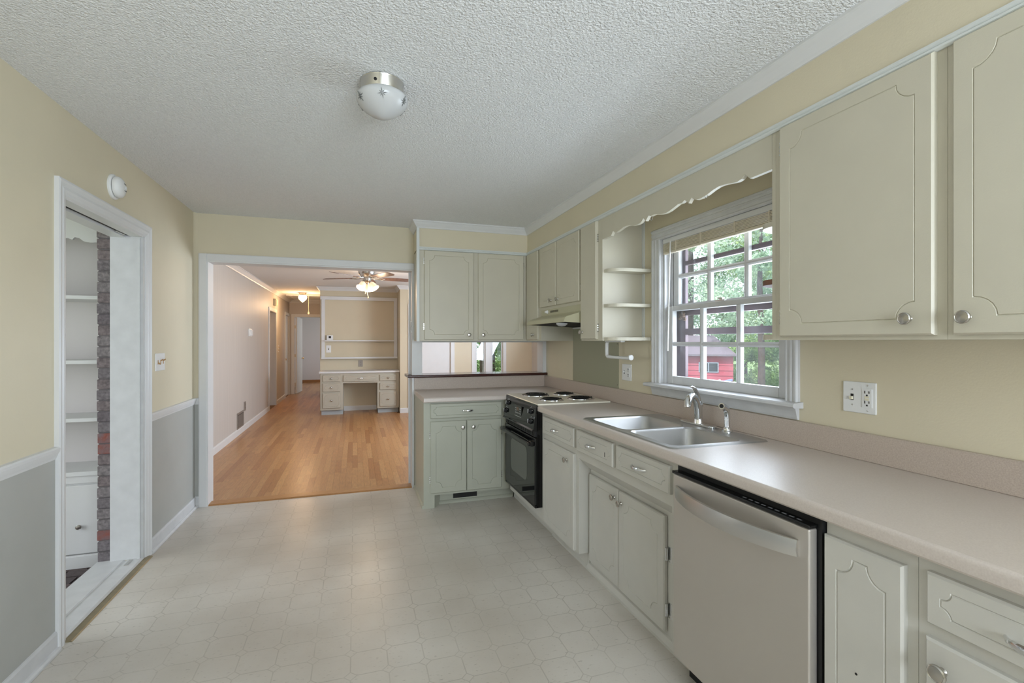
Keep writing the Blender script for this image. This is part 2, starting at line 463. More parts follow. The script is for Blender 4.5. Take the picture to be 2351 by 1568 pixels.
def knob(parent, p, side, r=0.0165):
    p = Vector(p); d = outv(side)
    k = MB().lathe([(0.010, -0.0005), (0.0075, 0.004), (0.006, 0.010), (0.007, 0.014), (r, 0.018), (r, 0.022), (r * 0.86, 0.0245),
                    (r * 0.80, 0.0235), (r * 0.5, 0.0245), (0.001, 0.0255)], p, d, 20).build('knob', M_knobin, parent, smooth=True)
    return k
def pull(parent, p, side, L=0.095):
    p = Vector(p); d = outv(side); a = along(side)
    pts = []; rs = []
    for i in range(13):
        t = i / 12; s_ = math.sin(PI * t)
        pts.append(p + a * (t - .5) * L + d * (0.001 + 0.026 * s_ ** 0.6)); rs.append(0.0035 + 0.004 * s_)
    return MB().tube(pts, rs, 8, up=(0, 0, 1), sx=1.3).build('handle', M_chrome, parent, smooth=True)
def hinge(parent, p, side, h=0.05):
    p = Vector(p); d = outv(side); a = along(side)
    m = MB().cyl(p + d * 0.0035 - Vector((0, 0, h / 2)), p + d * 0.0035 + Vector((0, 0, h / 2)), 0.0042, 8)
    for s_ in (-.55, -.2, .2, .55):
        q = p + Vector((0, 0, h * s_ * .8)); m.cyl(q + d * -0.001, q + d * 0.0075, 0.0055, 8)
    return m.build('hinge', M_nickel, parent, smooth=True)

# ------------------------------------------------------------------ key dimensions (metres)
XL, XR, YB, ZC = -1.264, 1.853, 4.605, 2.430        # kitchen: left wall, right wall, back wall, ceiling
YD0 = 4.739                                          # den face of the back wall
XU, YU = 1.547, 4.310                                # fronts of the upper cabinets
ZU0, ZU1 = 1.373, 2.178                              # upper cabinet bottom / top
YK = -1.75                                           # wall behind the camera
XDL, XDR = -1.63, 3.50                               # den side walls

# ================================================================== STRUCTURE
# ---- kitchen floor, ceiling
struct(B('floor', XL - 0.02, XR + 0.02, YK, YB + 0.02, -0.08, 0.0, M_vinyl), 'cream sheet vinyl kitchen floor printed with octagons')
struct(B('ceiling', XL - 0.35, XR + 0.16, YK - 0.1, YB + 0.02, ZC, ZC + 0.12, M_ceil), 'white textured kitchen ceiling')

# ---- left wall with the door opening
DY0, DY1, DZ = 2.724, 3.582, 2.03
w = struct(wall_cells(MB(), 'X', XL - 0.166, XL, YK, YB + 0.134, 0, ZC, [(DY0, DY1, -1, DZ)]).build('wall_left', M_wall),
           'pale yellow kitchen wall on the left with a narrow doorway')
for y0, y1 in ((YK, 2.655), (3.680, YB)):
    B('wainscot', XL - 0.002, XL + 0.004, y0, y1, 0, 0.885, M_wains, w)
# brick skin outside of the left wall: the courses that show beside the doorway
skin = struct(B('wall_porch_brick', XL - 0.236, XL - 0.168, DY1 + 0.030, YB + 0.1, -0.2, ZC, M_mortar), 'grey painted brick wall face beyond the doorway')
z = -0.19; i = 0
while z < 2.42:
    off = 0.02 * (i % 2) + random.uniform(-.004, .004)
    y0 = DY1 + 0.022 + random.uniform(-.004, .004)
    red = i in (5, 13, 14)
    m_ = M_brickred if red else random.choice(M_brickgrey)
    MB().box(XL - 0.243 + random.uniform(-.003, .003), XL - 0.1665, y0, y0 + (0.095 if i % 2 else 0.195), z, z + 0.0610).build('brick', m_, skin, bevel=0.004, seg=1)
    z += 0.0665; i += 1

# ---- back wall with the wide opening and the pass-through
OX0, OX1, OZ = -1.164, 0.517, 2.03
PX0, PX1, PZ0, PZ1 = 0.596, 1.815, 1.028, 1.373
w = struct(wall_cells(MB(), 'Y', YB, YD0, XDL, XR + 0.15, 0, ZC + 0.1, [(OX0, OX1, -1, OZ), (PX0, PX1, PZ0, PZ1)]).build('wall_back', M_wall),
           'pale yellow back wall with a wide cased opening and a pass-through')
B('wainscot', XL, -1.228, YB - 0.004, YB + 0.002, 0, 0.885, M_wains, w)

# ---- right wall with the sink window
WY0, WY1, WZ0, WZ1 = 1.690, 2.647, 1.100, 2.030
struct(wall_cells(MB(), 'X', XR, XR + 0.15, YK, YD0, -0.1, ZC + 0.1, [(WY0, WY1, WZ0, WZ1)]).build('wall_right', M_wall),
       'pale yellow wall behind the sink with a window')
# ---- unseen wall behind the camera, its window placed to suit the rear lamp
struct(wall_cells(MB(), 'Y', YK - 0.12, YK, XL - 0.17, XR + 0.15, 0, ZC, [(-0.28, 1.72, 0.85, 2.10)]).build('wall_front', M_wall),
       'pale yellow wall behind the camera with a wide window')
w = struct(MB().box(-0.28, 1.72, YK - 0.10, YK - 0.04, 0.85, 0.90).box(-0.28, 1.72, YK - 0.10, YK - 0.04, 2.05, 2.10)
           .box(-0.28, -0.23, YK - 0.10, YK - 0.04, 0.9, 2.05).box(1.67, 1.72, YK - 0.10, YK - 0.04, 0.9, 2.05).box(0.695, 0.745, YK - 0.10, YK - 0.04, 0.9, 2.05)
           .build('window_4', M_white), 'white double window in the wall behind the camera')
B('pane', -0.23, 0.695, YK - 0.073, YK - 0.068, 0.9, 2.05, M_glass, w); B('pane', 0.745, 1.67, YK - 0.073, YK - 0.068, 0.9, 2.05, M_glass, w)

# ---- soffit over the upper cabinets
struct(MB().box(XU, XR + 0.001, -0.30, YU, 2.190, ZC + 0.001).box(OX1 + 0.004, XR + 0.001, YU, YB + 0.001, 2.190, ZC + 0.001)
       .build('wall_soffit', M_wall), 'pale yellow soffit boxed in above the upper cabinets')

# ---- crown along the soffit, ceiling trims
cr = [(0, ZC - 0.062), (0.008, ZC - 0.062), (0.014, ZC - 0.05), (0.030, ZC - 0.030), (0.040, ZC - 0.014), (0.046, ZC - 0.010), (0.046, ZC), (0, ZC)]
struct(molding(MB(), [(XU, -0.30), (XU, YU), (OX1 + 0.004, YU), (OX1 + 0.004, YB)], cr).build('trim_1', M_white), 'white crown moulding along the kitchen soffit')
tr = [(0, 2.176), (0.006, 2.176), (0.012, 2.181), (0.012, 2.187), (0.007, 2.190), (0.012, 2.195), (0.010, 2.204), (0, 2.206)]
struct(molding(MB(), [(XU, -0.30), (XU, YU), (OX1 + 0.004, YU)], tr).build('trim_2', mat('greyish_white_trim', lin(214, 217, 214), 0.4)), 'thin white bead moulding between the soffit and upper cabinets')
struct(MB().box(OX1 - 0.006, OX1 + 0.018, YU - 0.013, YU + 0.004, ZU0 - 0.004, ZC - 0.06).build('trim_3', MATS['greyish_white_trim']), 'thin white corner strip on the end of the back upper cabinets')
struct(MB().prism([(XL, YB), (XL + 0.022, YB), (XL + 0.012, YB - 0.008), (XL + 0.006, YB - 0.016), (XL, YB - 0.026)], 'Z', 0.89, ZC).build('trim_4', M_wall), 'narrow yellow cove strip in the far left corner')

# ---- chair rail, baseboards
cp = [(0, 0.848), (0.007, 0.848), (0.010, 0.858), (0.013, 0.864), (0.016, 0.872), (0.020, 0.884), (0.022, 0.896), (0.016, 0.902), (0, 0.904)]
struct(molding(MB(), [(XL, 2.655), (XL, YK)], cp).build('trim_5', M_white), 'white chair rail on the near left wall')
struct(molding(MB(), [(-1.229, YB), (XL, YB), (XL, 3.680)], cp).build('trim_6', M_white), 'white chair rail between the doorway and far corner')
bp_ = [(0, 0), (0.026, 0), (0.026, 0.010), (0.020, 0.018), (0.013, 0.020), (0.013, 0.078), (0.009, 0.088), (0.004, 0.090), (0, 0.090)]
struct(molding(MB(), [(XL, 2.655), (XL, YK)], bp_).build('baseboard_left', M_oldwhite), 'white baseboard on the near left wall')
struct(molding(MB(), [(-1.229, YB), (XL, YB), (XL, 3.680)], bp_).build('baseboard_back', M_oldwhite), 'white baseboard in the far left corner')

# ---- left doorway: casing, jambs, head track, sill
def casing_prof(t=0.018, w_=0.075):
    return [(0, 0), (w_, 0), (w_, t * 1.0), (w_ * .88, t * 1.15), (w_ * .76, t * .95), (w_ * .58, t * .80), (w_ * .42, t * .92), (w_ * .28, t * .72), (w_ * .1, t * .6), (0, t * .35)]
d1 = struct(empty('door_1', (XL, (DY0 + DY1) / 2, 0)), 'white cased doorway in the left wall with a pocket door track')
def casing_sweep(path, prof, T):
    """profile (offset away from the opening, thickness) swept along the inner edge of an opening with mitred corners; T maps (a, z, t) to the world"""
    m_ = MB(); molding(m_, path, prof)
    m_.v = [T(a, z, t) for a, z, t in m_.v]
    return m_
casing_sweep([(DY0 + 0.003, 0.0), (DY0 + 0.003, DZ - 0.006), (DY1 + 0.022, DZ - 0.006), (DY1 + 0.022, 0.0)], casing_prof(0.019, 0.076), lambda a, z, t: (XL - 0.001 + t, a, z)).build('casing', M_white, d1)
XJ = XL - 0.166
B('jamb', XJ - 0.002, XL + 0.004, DY1 - 0.0005, DY1 + 0.022, 0.016, DZ, M_oldwhite, d1)
B('jamb', XJ - 0.02, XL + 0.004, DY0 - 0.022, DY0 + 0.0005, 0.016, DZ, M_oldwhite, d1)
B('door_stop', XL - 0.026, XL - 0.010, DY1 - 0.012, DY1, 0.016, DZ - 0.02, M_oldwhite, d1)
B('head_jamb', XL - 0.060, XL + 0.004, DY0, DY1, DZ - 0.012, DZ + 0.002, M_white, d1)
B('head_jamb', XJ - 0.002, XL - 0.088, DY0, DY1, DZ - 0.020, DZ + 0.002, M_white, d1)
B('track', XL - 0.088, XL - 0.060, DY0, DY1, DZ - 0.004, DZ + 0.002, M_dark, d1)
MB().box(XL - 0.080, XL - 0.068, DY1 - 0.16, DY1 - 0.06, DZ - 0.014, DZ - 0.003).cyl((XL - 0.074, DY1 - 0.13, DZ - 0.020), (XL - 0.074, DY1 - 0.13, DZ - 0.004), 0.006).build('roller', M_nickel, d1)
MB().prism([(XL + 0.004, 0.0), (XL + 0.004, 0.012), (XL - 0.004, 0.020), (XL - 0.075, 0.020), (XL - 0.080, 0.014), (XL - 0.092, 0.014), (XL - 0.097, 0.020), (XJ - 0.075, 0.016), (XJ - 0.085, 0.004), (XJ - 0.085, -0.04), (XL - 0.0, -0.04)], 'Y', DY0 - 0.02, DY1 + 0.02).build('sill', M_oldwhite, d1)
B('floor_guide', XL - 0.062, XL - 0.042, DY1 - 0.10, DY1 - 0.02, 0.018, 0.024, M_nickel, d1, bevel=0.002)
MB().prism([(XL + 0.004, 0), (XL + 0.038, 0), (XL + 0.032, 0.005), (XL + 0.010, 0.010), (XL + 0.004, 0.010)], 'Y', DY0 - 0.01, DY1 + 0.055).build('edge_strip', M_strip, d1)

# ---- wide opening: casing, jambs, threshold
t1 = struct(empty('trim_7', (OX0, YB, 0)), 'white casing around the wide opening to the den')
P = [(0, 0), (0.067, 0), (0.067, 0.016), (0.060, 0.019), (0.012, 0.019), (0.006, 0.014), (0, 0.013)]
MB().prism([(OX0 - u, YB + 0.001 - t) for u, t in P], 'Z', 0, OZ + 0.066).build('casing', M_white, t1)
MB().prism([(YB + 0.001 - t, OZ + u) for u, t in P], 'X', OX0, OX1 + 0.004).build('casing', M_white, t1)
B('jamb', OX0 - 0.006, OX0 + 0.001, YB - 0.012, YD0 + 0.012, 0, OZ, M_white, t1)
B('jamb', OX1 - 0.014, OX1 + 0.006, YB - 0.012, YD0 + 0.012, 0, OZ, M_white, t1)
B('head_jamb', OX0, OX1 - 0.014, YB - 0.002, YD0 + 0.012, OZ - 0.001, OZ + 0.012, M_white, t1)
B('den_casing', OX1 - 0.030, OX1 + 0.05, YD0 - 0.001, YD0 + 0.018, 0, OZ + 0.06, M_white, t1)
MB().box(OX1 - 0.020, OX1 - 0.0135, YB + 0.02, YB + 0.05, 1.455, 1.56).cyl((OX1 - 0.019, YB + 0.012, 1.46), (OX1 - 0.019, YB + 0.012, 1.555), 0.004).build('hinge_leaf', M_nickel, t1)
struct(MB().prism([(YB - 0.008, 0), (YB + 0.006, 0.010), (YB + 0.10, 0.012), (YB + 0.110, 0.008), (YB + 0.110, 0)], 'X', OX0 - 0.006, OX1 - 0.004).build('trim_8', M_oakthresh), 'oak threshold strip between vinyl floor and wood floor')

# ---- pass-through: posts and jambs
t1 = struct(empty('trim_9', (PX0, YB, 1.05)), 'white jamb boards around the pass-through above the bar')
B('post', OX1 + 0.006, PX0 + 0.002, YB - 0.012, YD0 + 0.004, 1.053, PZ1 - 0.001, M_white, t1)
B('jamb', PX1 - 0.002, PX1 + 0.010, YB - 0.002, YD0 + 0.004, 1.053, PZ1 - 0.001, M_white, t1)
B('casing', PX1 - 0.001, XR - 0.001, YB - 0.016, YB + 0.001, 1.053, PZ1 - 0.002, M_white, t1)
B('head_board', OX1 + 0.006, PX1, YB - 0.01, YD0 + 0.004, PZ1 - 0.014, PZ1 + 0.001, mat('grey_white_board', lin(205, 206, 200), 0.5), t1)
tag(MB().prism([(YB - 0.045, 1.030), (YB - 0.048, 1.036), (YB - 0.048, 1.048), (YB - 0.043, 1.053), (YB + 0.262, 1.053), (YB + 0.268, 1.047), (YB + 0.268, 1.033), (YB + 0.262, 1.028)], 'X', 0.462, XR - 0.0005)
    .build('bar_ledge', M_bar, smooth=False), 'dark brown varnished wooden bar ledge in the pass-through', 'ledge')

# ---- sink window
def sash(name, parent, x0, x1, ya, yb, z0, z1, st, rb, rt, mys, mzs, gx):
    """ya < yb; stile width st, bottom rail rb, top rail rt, vertical muntins at mys, horizontal at mzs"""
    s = MB().box(x0, x1, ya, ya + st, z0, z1).box(x0, x1, yb - st, yb, z0, z1).box(x0, x1, ya + st, yb - st, z0, z0 + rb).box(x0, x1, ya + st, yb - st, z1 - rt, z1).build(name, M_oldwhite, parent, bevel=0.003, seg=1)
    ys = [ya + st] + [m for m in mys] + [yb - st]; zs = [z0 + rb] + list(mzs) + [z1 - rt]
    for m in mys:
        MB().prism([(x0, m - 0.004), (x0 + 0.008, m - 0.015), (x1 - 0.004, m - 0.015), (x1, m - 0.010), (x1, m + 0.010), (x1 - 0.004, m + 0.015), (x0 + 0.008, m + 0.015), (x0, m + 0.004)], 'Z', z0 + rb, z1 - rt).build('muntin', M_oldwhite, s)
    for m in mzs:
        MB().prism([(x0 + 0.001, m - 0.004), (x0 + 0.008, m - 0.013), (x1 - 0.004, m - 0.013), (x1 - 0.004, m + 0.013), (x0 + 0.008, m + 0.013), (x0 + 0.001, m + 0.004)], 'Y', ya + st, yb - st).build('muntin', M_oldwhite, s)
    for i in range(len(ys) - 1):
        for j in range(len(zs) - 1):
            B('pane', gx - 0.0015, gx + 0.0015, ys[i] - 0.004, ys[i + 1] + 0.004, zs[j] - 0.004, zs[j + 1] + 0.004, M_dusthaze, s)
    return s
w1 = struct(empty('window_1', (XR, (WY0 + WY1) / 2, WZ0)), 'white double-hung kitchen window with small panes above the sink')
def flute(t=0.020, wd=0.085):
    return [(0, 0), (wd, 0), (wd, t * .6), (wd * .93, t), (wd * .8, t), (wd * .74, t * .78), (wd * .6, t * .72), (wd * .55, t * .9), (wd * .45, t * .9), (wd * .40, t * .7), (wd * .22, t * .66), (wd * .14, t * .8), (wd * .05, t * .7), (0, t * .4)]
P = flute(0.022, 0.084)
MB().prism([(XR + 0.001 - t, WY1 - 0.008 + u) for u, t in P], 'Z', WZ0, 2.02).build('casing', M_oldwhite, w1)
P2 = flute(0.022, 0.070)
MB().prism([(XR + 0.001 - t, WY0 + 0.008 - u) for u, t in P2], 'Z', WZ0, 2.02).build('casing', M_oldwhite, w1)
MB().prism([(XR + 0.001 - t, 2.014 + u) for u, t in flute(0.022, 0.072)], 'Y', WY0 - 0.062, WY1 + 0.076).build('casing', M_oldwhite, w1)
MB().prism([(XR - 0.052, 1.078), (XR - 0.058, 1.084), (XR - 0.058, 1.094), (XR - 0.052, 1.100), (XR + 0.02, 1.104), (XR + 0.15, 1.100), (XR + 0.15, 1.076), (XR + 0.001, 1.076)], 'Y', 1.612, 2.757).build('sill', M_oldwhite, w1)
MB().prism([(XR + 0.001, 1.024), (XR - 0.010, 1.024), (XR - 0.014, 1.034), (XR - 0.020, 1.060), (XR - 0.026, 1.078), (XR + 0.001, 1.078)], 'Y', 1.632, 2.722).build('apron', M_oldwhite, w1)
fr = MB().box(XR + 0.0, XR + 0.15, WY1 - 0.012, WY1 + 0.001, WZ0, WZ1).box(XR, XR + 0.15, WY0 - 0.001, WY0 + 0.012, WZ0, WZ1).box(XR, XR + 0.15, WY0, WY1, WZ1 - 0.012, WZ1 + 0.001)
fr.box(XR + 0.012, XR + 0.028, WY1 - 0.026, WY1 - 0.012, WZ0, WZ1).box(XR + 0.066, XR + 0.072, WY1 - 0.030, WY1 - 0.012, WZ0, WZ1).build('frame', M_oldwhite, w1)
sash('lower_sash', w1, XR + 0.030, XR + 0.064, WY0 + 0.012, WY1 - 0.012, 1.103, 1.588, 0.068, 0.050, 0.030, (2.028, 2.307), (1.352,), XR + 0.048)
us = sash('upper_sash', w1, XR + 0.074, XR + 0.106, WY0 + 0.012, WY1 - 0.030, 1.560, 2.018, 0.052, 0.042, 0.042, (2.020, 2.298), (1.776,), XR + 0.092)
MB().box(XR + 0.040, XR + 0.064, 2.13, 2.20, 1.587, 1.596).cyl((XR + 0.05, 2.165, 1.595), (XR + 0.05, 2.165, 1.606), 0.012).box(XR + 0.034, XR + 0.05, 2.14, 2.175, 1.600, 1.607).build('sash_lock', M_nickel, w1)
# storm window with brown rails
st = tag(MB().box(XR + 0.108, XR + 0.128, WY1 - 0.105, WY1 - 0.012, WZ0, WZ1).box(XR + 0.108, XR + 0.128, WY0 + 0.012, WY0 + 0.06, WZ0, WZ1).box(XR + 0.108, XR + 0.128, WY0 + 0.06, WY1 - 0.105, 1.98, WZ1)
         .box(XR + 0.108, XR + 0.128, WY0 + 0.06, WY1 - 0.105, WZ0, 1.125).build('storm_window', M_storm), 'brown aluminium storm window outside the sink window panes', 'storm window')
for za, zb in ((1.842, 1.868), (1.530, 1.576), (1.410, 1.447)):
    B('rail', XR + 0.106, XR + 0.126, WY0 + 0.06, WY1 - 0.105, za, zb, M_storm, st)
B('side_track', XR + 0.128, XR + 0.146, WY1 - 0.060, WY1 - 0.012, WZ0, WZ1, M_storm, st)
nm = MB(); g_ = random.Random(3)
for k in range(9):
    q = Vector((XR + 0.094 + g_.uniform(-.008, .008), 2.556 + g_.uniform(-.016, .016), 1.528 + g_.uniform(-.028, .024)))
    nm.lathe([(0.001, -0.014), (0.010, -0.009), (0.013, 0.0), (0.009, 0.009), (0.001, 0.013)], q, (g_.uniform(-1, 1), g_.uniform(-1, 1), g_.uniform(-1, 1)), 8)
tag(nm.build('dried_clump', mat('dried_mud_brown', lin(84, 60, 44), .9, var=.2, vscale=60), smooth=True), 'small brown dried clump in the corner behind the lower window pane', 'clump')
# blind gathered at the top
bl = thing('window_blind', (XR + 0.03, (WY0 + WY1) / 2, 1.92), 'cream slatted blind drawn up at the top of the sink window', 'blind')
B('headrail', XR + 0.004, XR + 0.036, WY0 + 0.016, WY1 - 0.016, 1.985, 2.016, M_white, bl, bevel=0.003, seg=1)
for k in range(7):
    B('slat', XR + 0.006, XR + 0.031, WY0 + 0.018, WY1 - 0.018, 1.934 + k * 0.0072, 1.9385 + k * 0.0072, M_vinylblind, bl)
B('bottom_rail', XR + 0.006, XR + 0.031, WY0 + 0.018, WY1 - 0.018, 1.917, 1.933, M_vinylblind, bl, bevel=0.003, seg=1)
for y in (1.80, 2.02, 2.28, 2.50):
    B('ladder_tape', XR + 0.004, XR + 0.033, y - 0.004, y + 0.004, 1.915, 1.986, M_vinylblind, bl)
MB().tube([(XR + 0.002, 2.548, 1.99), (XR - 0.001, 2.552, 1.86), (XR - 0.002, 2.560, 1.60), (XR - 0.002, 2.570, 1.31)], 0.0045, 8).build('wand', M_plate, bl, smooth=True)

# ================================================================== KITCHEN: UPPER CABINETS
def upper_box(mb, x0, x1, y0, y1, z0=ZU0, z1=ZU1): return mb.box(x0, x1, y0, y1, z0, z1)
# back unit over the pass-through
c = thing('wall_cabinet', (1.03, YB, ZU0), 'two-door cream upper cabinet hanging over the pass-through', 'cabinet', 'upper kitchen cabinets')
MB().box(OX1 + 0.006, XU, YU + 0.0, YB - 0.0015, ZU0, ZU1).build('body', M_cab, c)
for a, wd, kx, hs in ((0.578, 0.443, 0.980, 0.5755), (1.066, 0.438, 1.112, 1.5065)):
    d = front('door', 'Y-', YU, a, 1.384, wd, 0.790, M_cab, c, gm=0.045, gr=0.045)
    knob(d, (kx, YU - 0.019, 1.428), 'Y-')
    for z in (1.50, 2.08): hinge(d, (hs, YU - 0.001, z), 'Y-')
# corner unit on the right
c = thing('wall_cabinet', (1.7, 4.13, ZU0), 'narrow cream upper cabinet in the corner left of the range hood', 'cabinet', 'upper kitchen cabinets')
MB().box(XU, XR - 0.001, 3.948, YU - 0.0005, ZU0, ZU1).build('body', M_cab, c)
d = front('door', 'X-', XU, 4.282, 1.384, 0.282, 0.790, M_cab, c, groove=False); knob(d, (XU - 0.019, 4.098, 1.428), 'X-')
# hood unit
c = thing('wall_cabinet', (1.7, 3.55, 1.64), 'short two-door cream upper cabinet above the range hood', 'cabinet', 'upper kitchen cabinets')
MB().box(XU, XR - 0.001, 3.158, 3.947, 1.638, ZU1).build('body', M_cab, c)
for a, wd, ky in ((3.978 - 0.035, 0.352, 3.682), (3.574, 0.408, 3.539)):
    d = front('door', 'X-', XU, a, 1.660, wd, 0.512, M_cab, c, gm=0.045, gr=0.035, gd=0.002); knob(d, (XU - 0.019, ky, 1.704), 'X-')
hinge(d, (XU - 0.001, 3.164, 1.76), 'X-'); hinge(d, (XU - 0.001, 3.164, 2.07), 'X-')
# unit between hood and shelves
c = thing('wall_cabinet', (1.7, 3.0, ZU0), 'narrow one-door cream upper cabinet between range hood and open shelves', 'cabinet', 'upper kitchen cabinets')
MB().box(XU, XR - 0.001, 2.866, 3.157, ZU0, ZU1).build('body', M_cab, c)
d = front('door', 'X-', XU, 3.138, 1.384, 0.231, 0.790, M_cab, c, groove=False); knob(d, (XU - 0.019, 3.108, 1.434), 'X-')
hinge(d, (XU - 0.001, 2.904, 1.46), 'X-'); hinge(d, (XU - 0.001, 2.904, 2.06), 'X-')
# open end shelves (left of the window)
def end_shelf_points(side, y0):
    """quarter-rounded shelf from the cabinet side panel towards the window; side -1 = reaches towards the camera"""
    pts = [(XR - 0.001, y0), (XU + 0.012, y0)]
    for i in range(17):
        t = i / 16 * PI / 2
        pts.append((XU + 0.012 + 0.115 * (1 - math.cos(t)), y0 + side * (0.030 + 0.085 * math.sin(t))))
    pts.append((XR - 0.001, y0 + side * 0.118))
    return pts
c = thing('end_shelf', (1.7, 2.8, ZU0), 'open cream end shelves with rounded corners left of the sink window', 'shelf')
B('side_panel', XU, XR - 0.001, 2.847, 2.8655, ZU0, ZU1, M_cab, c)
B('back_strip', XR - 0.008, XR - 0.001, 2.822, 2.846, ZU0, ZU1, MATS['greyish_white_trim'], c)
for z in (1.820, 1.592, 1.374): MB().prism(end_shelf_points(-1, 2.8468), 'Z', z, z + 0.021).build('shelf', M_cab, c)
# valance with scalloped lower edge
half = [(2.8465, 2.040), (2.735, 2.040), (2.708, 2.066), (2.690, 2.052), (2.665, 2.048), (2.630, 2.053), (2.590, 2.060), (2.555, 2.062), (2.520, 2.057),
        (2.480, 2.047), (2.440, 2.042), (2.405, 2.044), (2.385, 2.052), (2.372, 2.064), (2.350, 2.042), (2.320, 2.066), (2.300, 2.058), (2.270, 2.060), (2.235, 2.052), (2.200, 2.044)]
pts = [(2.8465, 2.176)] + half + [(2.166, 2.041)] + [(4.3315 - y, z) for y, z in reversed(half)] + [(1.485, 2.176)]
v = MB().prism(pts, 'X', XU, XU + 0.019).build('valance', M_cab)
tag(v, 'cream wooden valance board with scalloped edge above the sink window', 'valance')
for y in (2.30, 1.86):
    MB().tube([(XU + 0.012, y, 2.062), (XU + 0.012, y, 2.045), (XU + 0.008, y + 0.006, 2.036), (XU + 0.004, y + 0.010, 2.040), (XU + 0.003, y + 0.010, 2.048)], 0.0018, 6).build('cup_hook', M_nickel, v)
# mirrored end shelves right of the window
c = thing('end_shelf', (1.7, 1.55, ZU0), 'open cream end shelves with rounded corners right of the sink window, mostly hidden', 'shelf')
B('side_panel', XU, XR - 0.001, 1.4655, 1.484, ZU0, ZU1, M_cab, c)
for z in (1.820, 1.592, 1.374): MB().prism(end_shelf_points(1, 1.4842), 'Z', z, z + 0.021).build('shelf', mat('raw_brown_wood', lin(120, 84, 66), .6) if z == 1.592 else M_cab, c)
# big uppers on the right
c = thing('wall_cabinet', (1.7, 1.2, ZU0), 'large one-door cream upper cabinet right of the sink window', 'cabinet', 'upper kitchen cabinets')
MB().box(XU, XR - 0.001, 0.896, 1.465, ZU0, ZU1).build('body', M_cab, c)
d = front('door', 'X-', XU, 1.435, 1.386, 0.515, 0.790, M_cab, c, gm=0.048, gr=0.05); knob(d, (XU - 0.019, 0.982, 1.434), 'X-', 0.018)
hinge(d, (XU - 0.001, 1.438, 1.46), 'X-'); hinge(d, (XU - 0.001, 1.438, 2.10), 'X-')
c = thing('wall_cabinet', (1.7, 0.6, ZU0), 'cream upper cabinet at the far right edge of the view', 'cabinet', 'upper kitchen cabinets')
MB().box(XU, XR - 0.001, 0.30, 0.895, ZU0, ZU1).build('body', M_cab, c)
d = front('door', 'X-', XU, 0.876, 1.386, 0.515, 0.790, M_cab, c, gm=0.048, gr=0.05); knob(d, (XU - 0.019, 0.841, 1.432), 'X-', 0.018)

# ================================================================== KITCHEN: BASE CABINETS
XF = 1.262                   # face frame plane of the right run; fronts stand 19 mm proud
XTOE = 1.330
YF = 3.976                   # face frame plane of the back run
ZB = 0.8735                  # underside of the worktop
# back run: drawer over two doors
c = thing('base_cabinet', (0.9, 4.3, 0), 'sage base cabinet under the pass-through with one drawer and two doors', 'cabinet', 'base kitchen cabinets')
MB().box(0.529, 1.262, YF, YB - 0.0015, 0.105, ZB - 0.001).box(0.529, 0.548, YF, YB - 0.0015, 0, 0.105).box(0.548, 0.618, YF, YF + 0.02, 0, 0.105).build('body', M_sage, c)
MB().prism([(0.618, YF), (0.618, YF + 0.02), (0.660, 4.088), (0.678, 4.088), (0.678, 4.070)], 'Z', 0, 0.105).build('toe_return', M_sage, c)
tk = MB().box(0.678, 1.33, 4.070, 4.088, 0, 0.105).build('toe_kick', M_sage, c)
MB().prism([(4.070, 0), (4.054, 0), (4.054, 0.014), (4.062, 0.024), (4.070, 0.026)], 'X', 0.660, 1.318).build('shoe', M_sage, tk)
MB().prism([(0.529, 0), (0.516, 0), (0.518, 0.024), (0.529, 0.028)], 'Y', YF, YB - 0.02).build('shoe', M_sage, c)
B("floor_vent", 0.790, 0.998, 4.0675, 4.071, 0.036, 0.092, M_dark, tk)
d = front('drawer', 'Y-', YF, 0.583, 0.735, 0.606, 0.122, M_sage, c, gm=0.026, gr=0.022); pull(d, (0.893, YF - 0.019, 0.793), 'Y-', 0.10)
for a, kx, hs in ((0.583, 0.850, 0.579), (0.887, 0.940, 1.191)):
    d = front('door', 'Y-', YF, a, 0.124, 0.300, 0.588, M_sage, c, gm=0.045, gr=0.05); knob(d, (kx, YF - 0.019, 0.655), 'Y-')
    for z in (0.235, 0.60): hinge(d, (hs, YF - 0.001, z), 'Y-')
# filler and plinth around the oven
c = thing('oven_surround', (1.3, 3.56, 0), 'cream filler panel and plinth below the black oven', 'cabinet')
MB().box(XF, XF + 0.02, 3.166, 3.948, 0.105, 0.1885).box(XF, XF + 0.02, 3.166, 3.199, 0.1885, ZB - 0.001).box(XF, XF + 0.02, 3.912, 3.974, 0.1885, ZB - 0.001).build('panel', M_base, c)
MB().box(XTOE, XTOE + 0.018, 3.166, 4.052, 0, 0.105).build('toe_kick', M_base, c)

def run_body(c, y0, y1, z0=0.105, x0=XF):
    return MB().box(x0, XR - 0.001, y0, y1, z0, ZB - 0.001).build('body', M_base, c)
def run_toe(c, y0, y1):
    t = MB().box(XTOE, XTOE + 0.018, y0, y1, 0, 0.105).prism([(XTOE, 0), (XTOE - 0.010, 0), (XTOE - 0.010, 0.012), (XTOE, 0.022)], 'Y', y0, y1).build('toe_kick', M_base, c)
    return t
# drawer over tall door
c = thing('base_cabinet', (1.5, 2.9, 0), 'cream base cabinet right of the oven with one drawer over a door', 'cabinet', 'base kitchen cabinets')
run_body(c, 2.630, 3.165); run_toe(c, 2.630, 3.165)
d = front('drawer', 'X-', XF, 3.150, 0.730, 0.502, 0.118, M_base, c, gm=0.028, gr=0.022); pull(d, (XF - 0.019, 2.918, 0.787), 'X-')
d = front('door', 'X-', XF, 3.146, 0.112, 0.496, 0.580, M_base, c, gm=0.05, gr=0.05); knob(d, (XF - 0.019, 2.746, 0.636), 'X-')
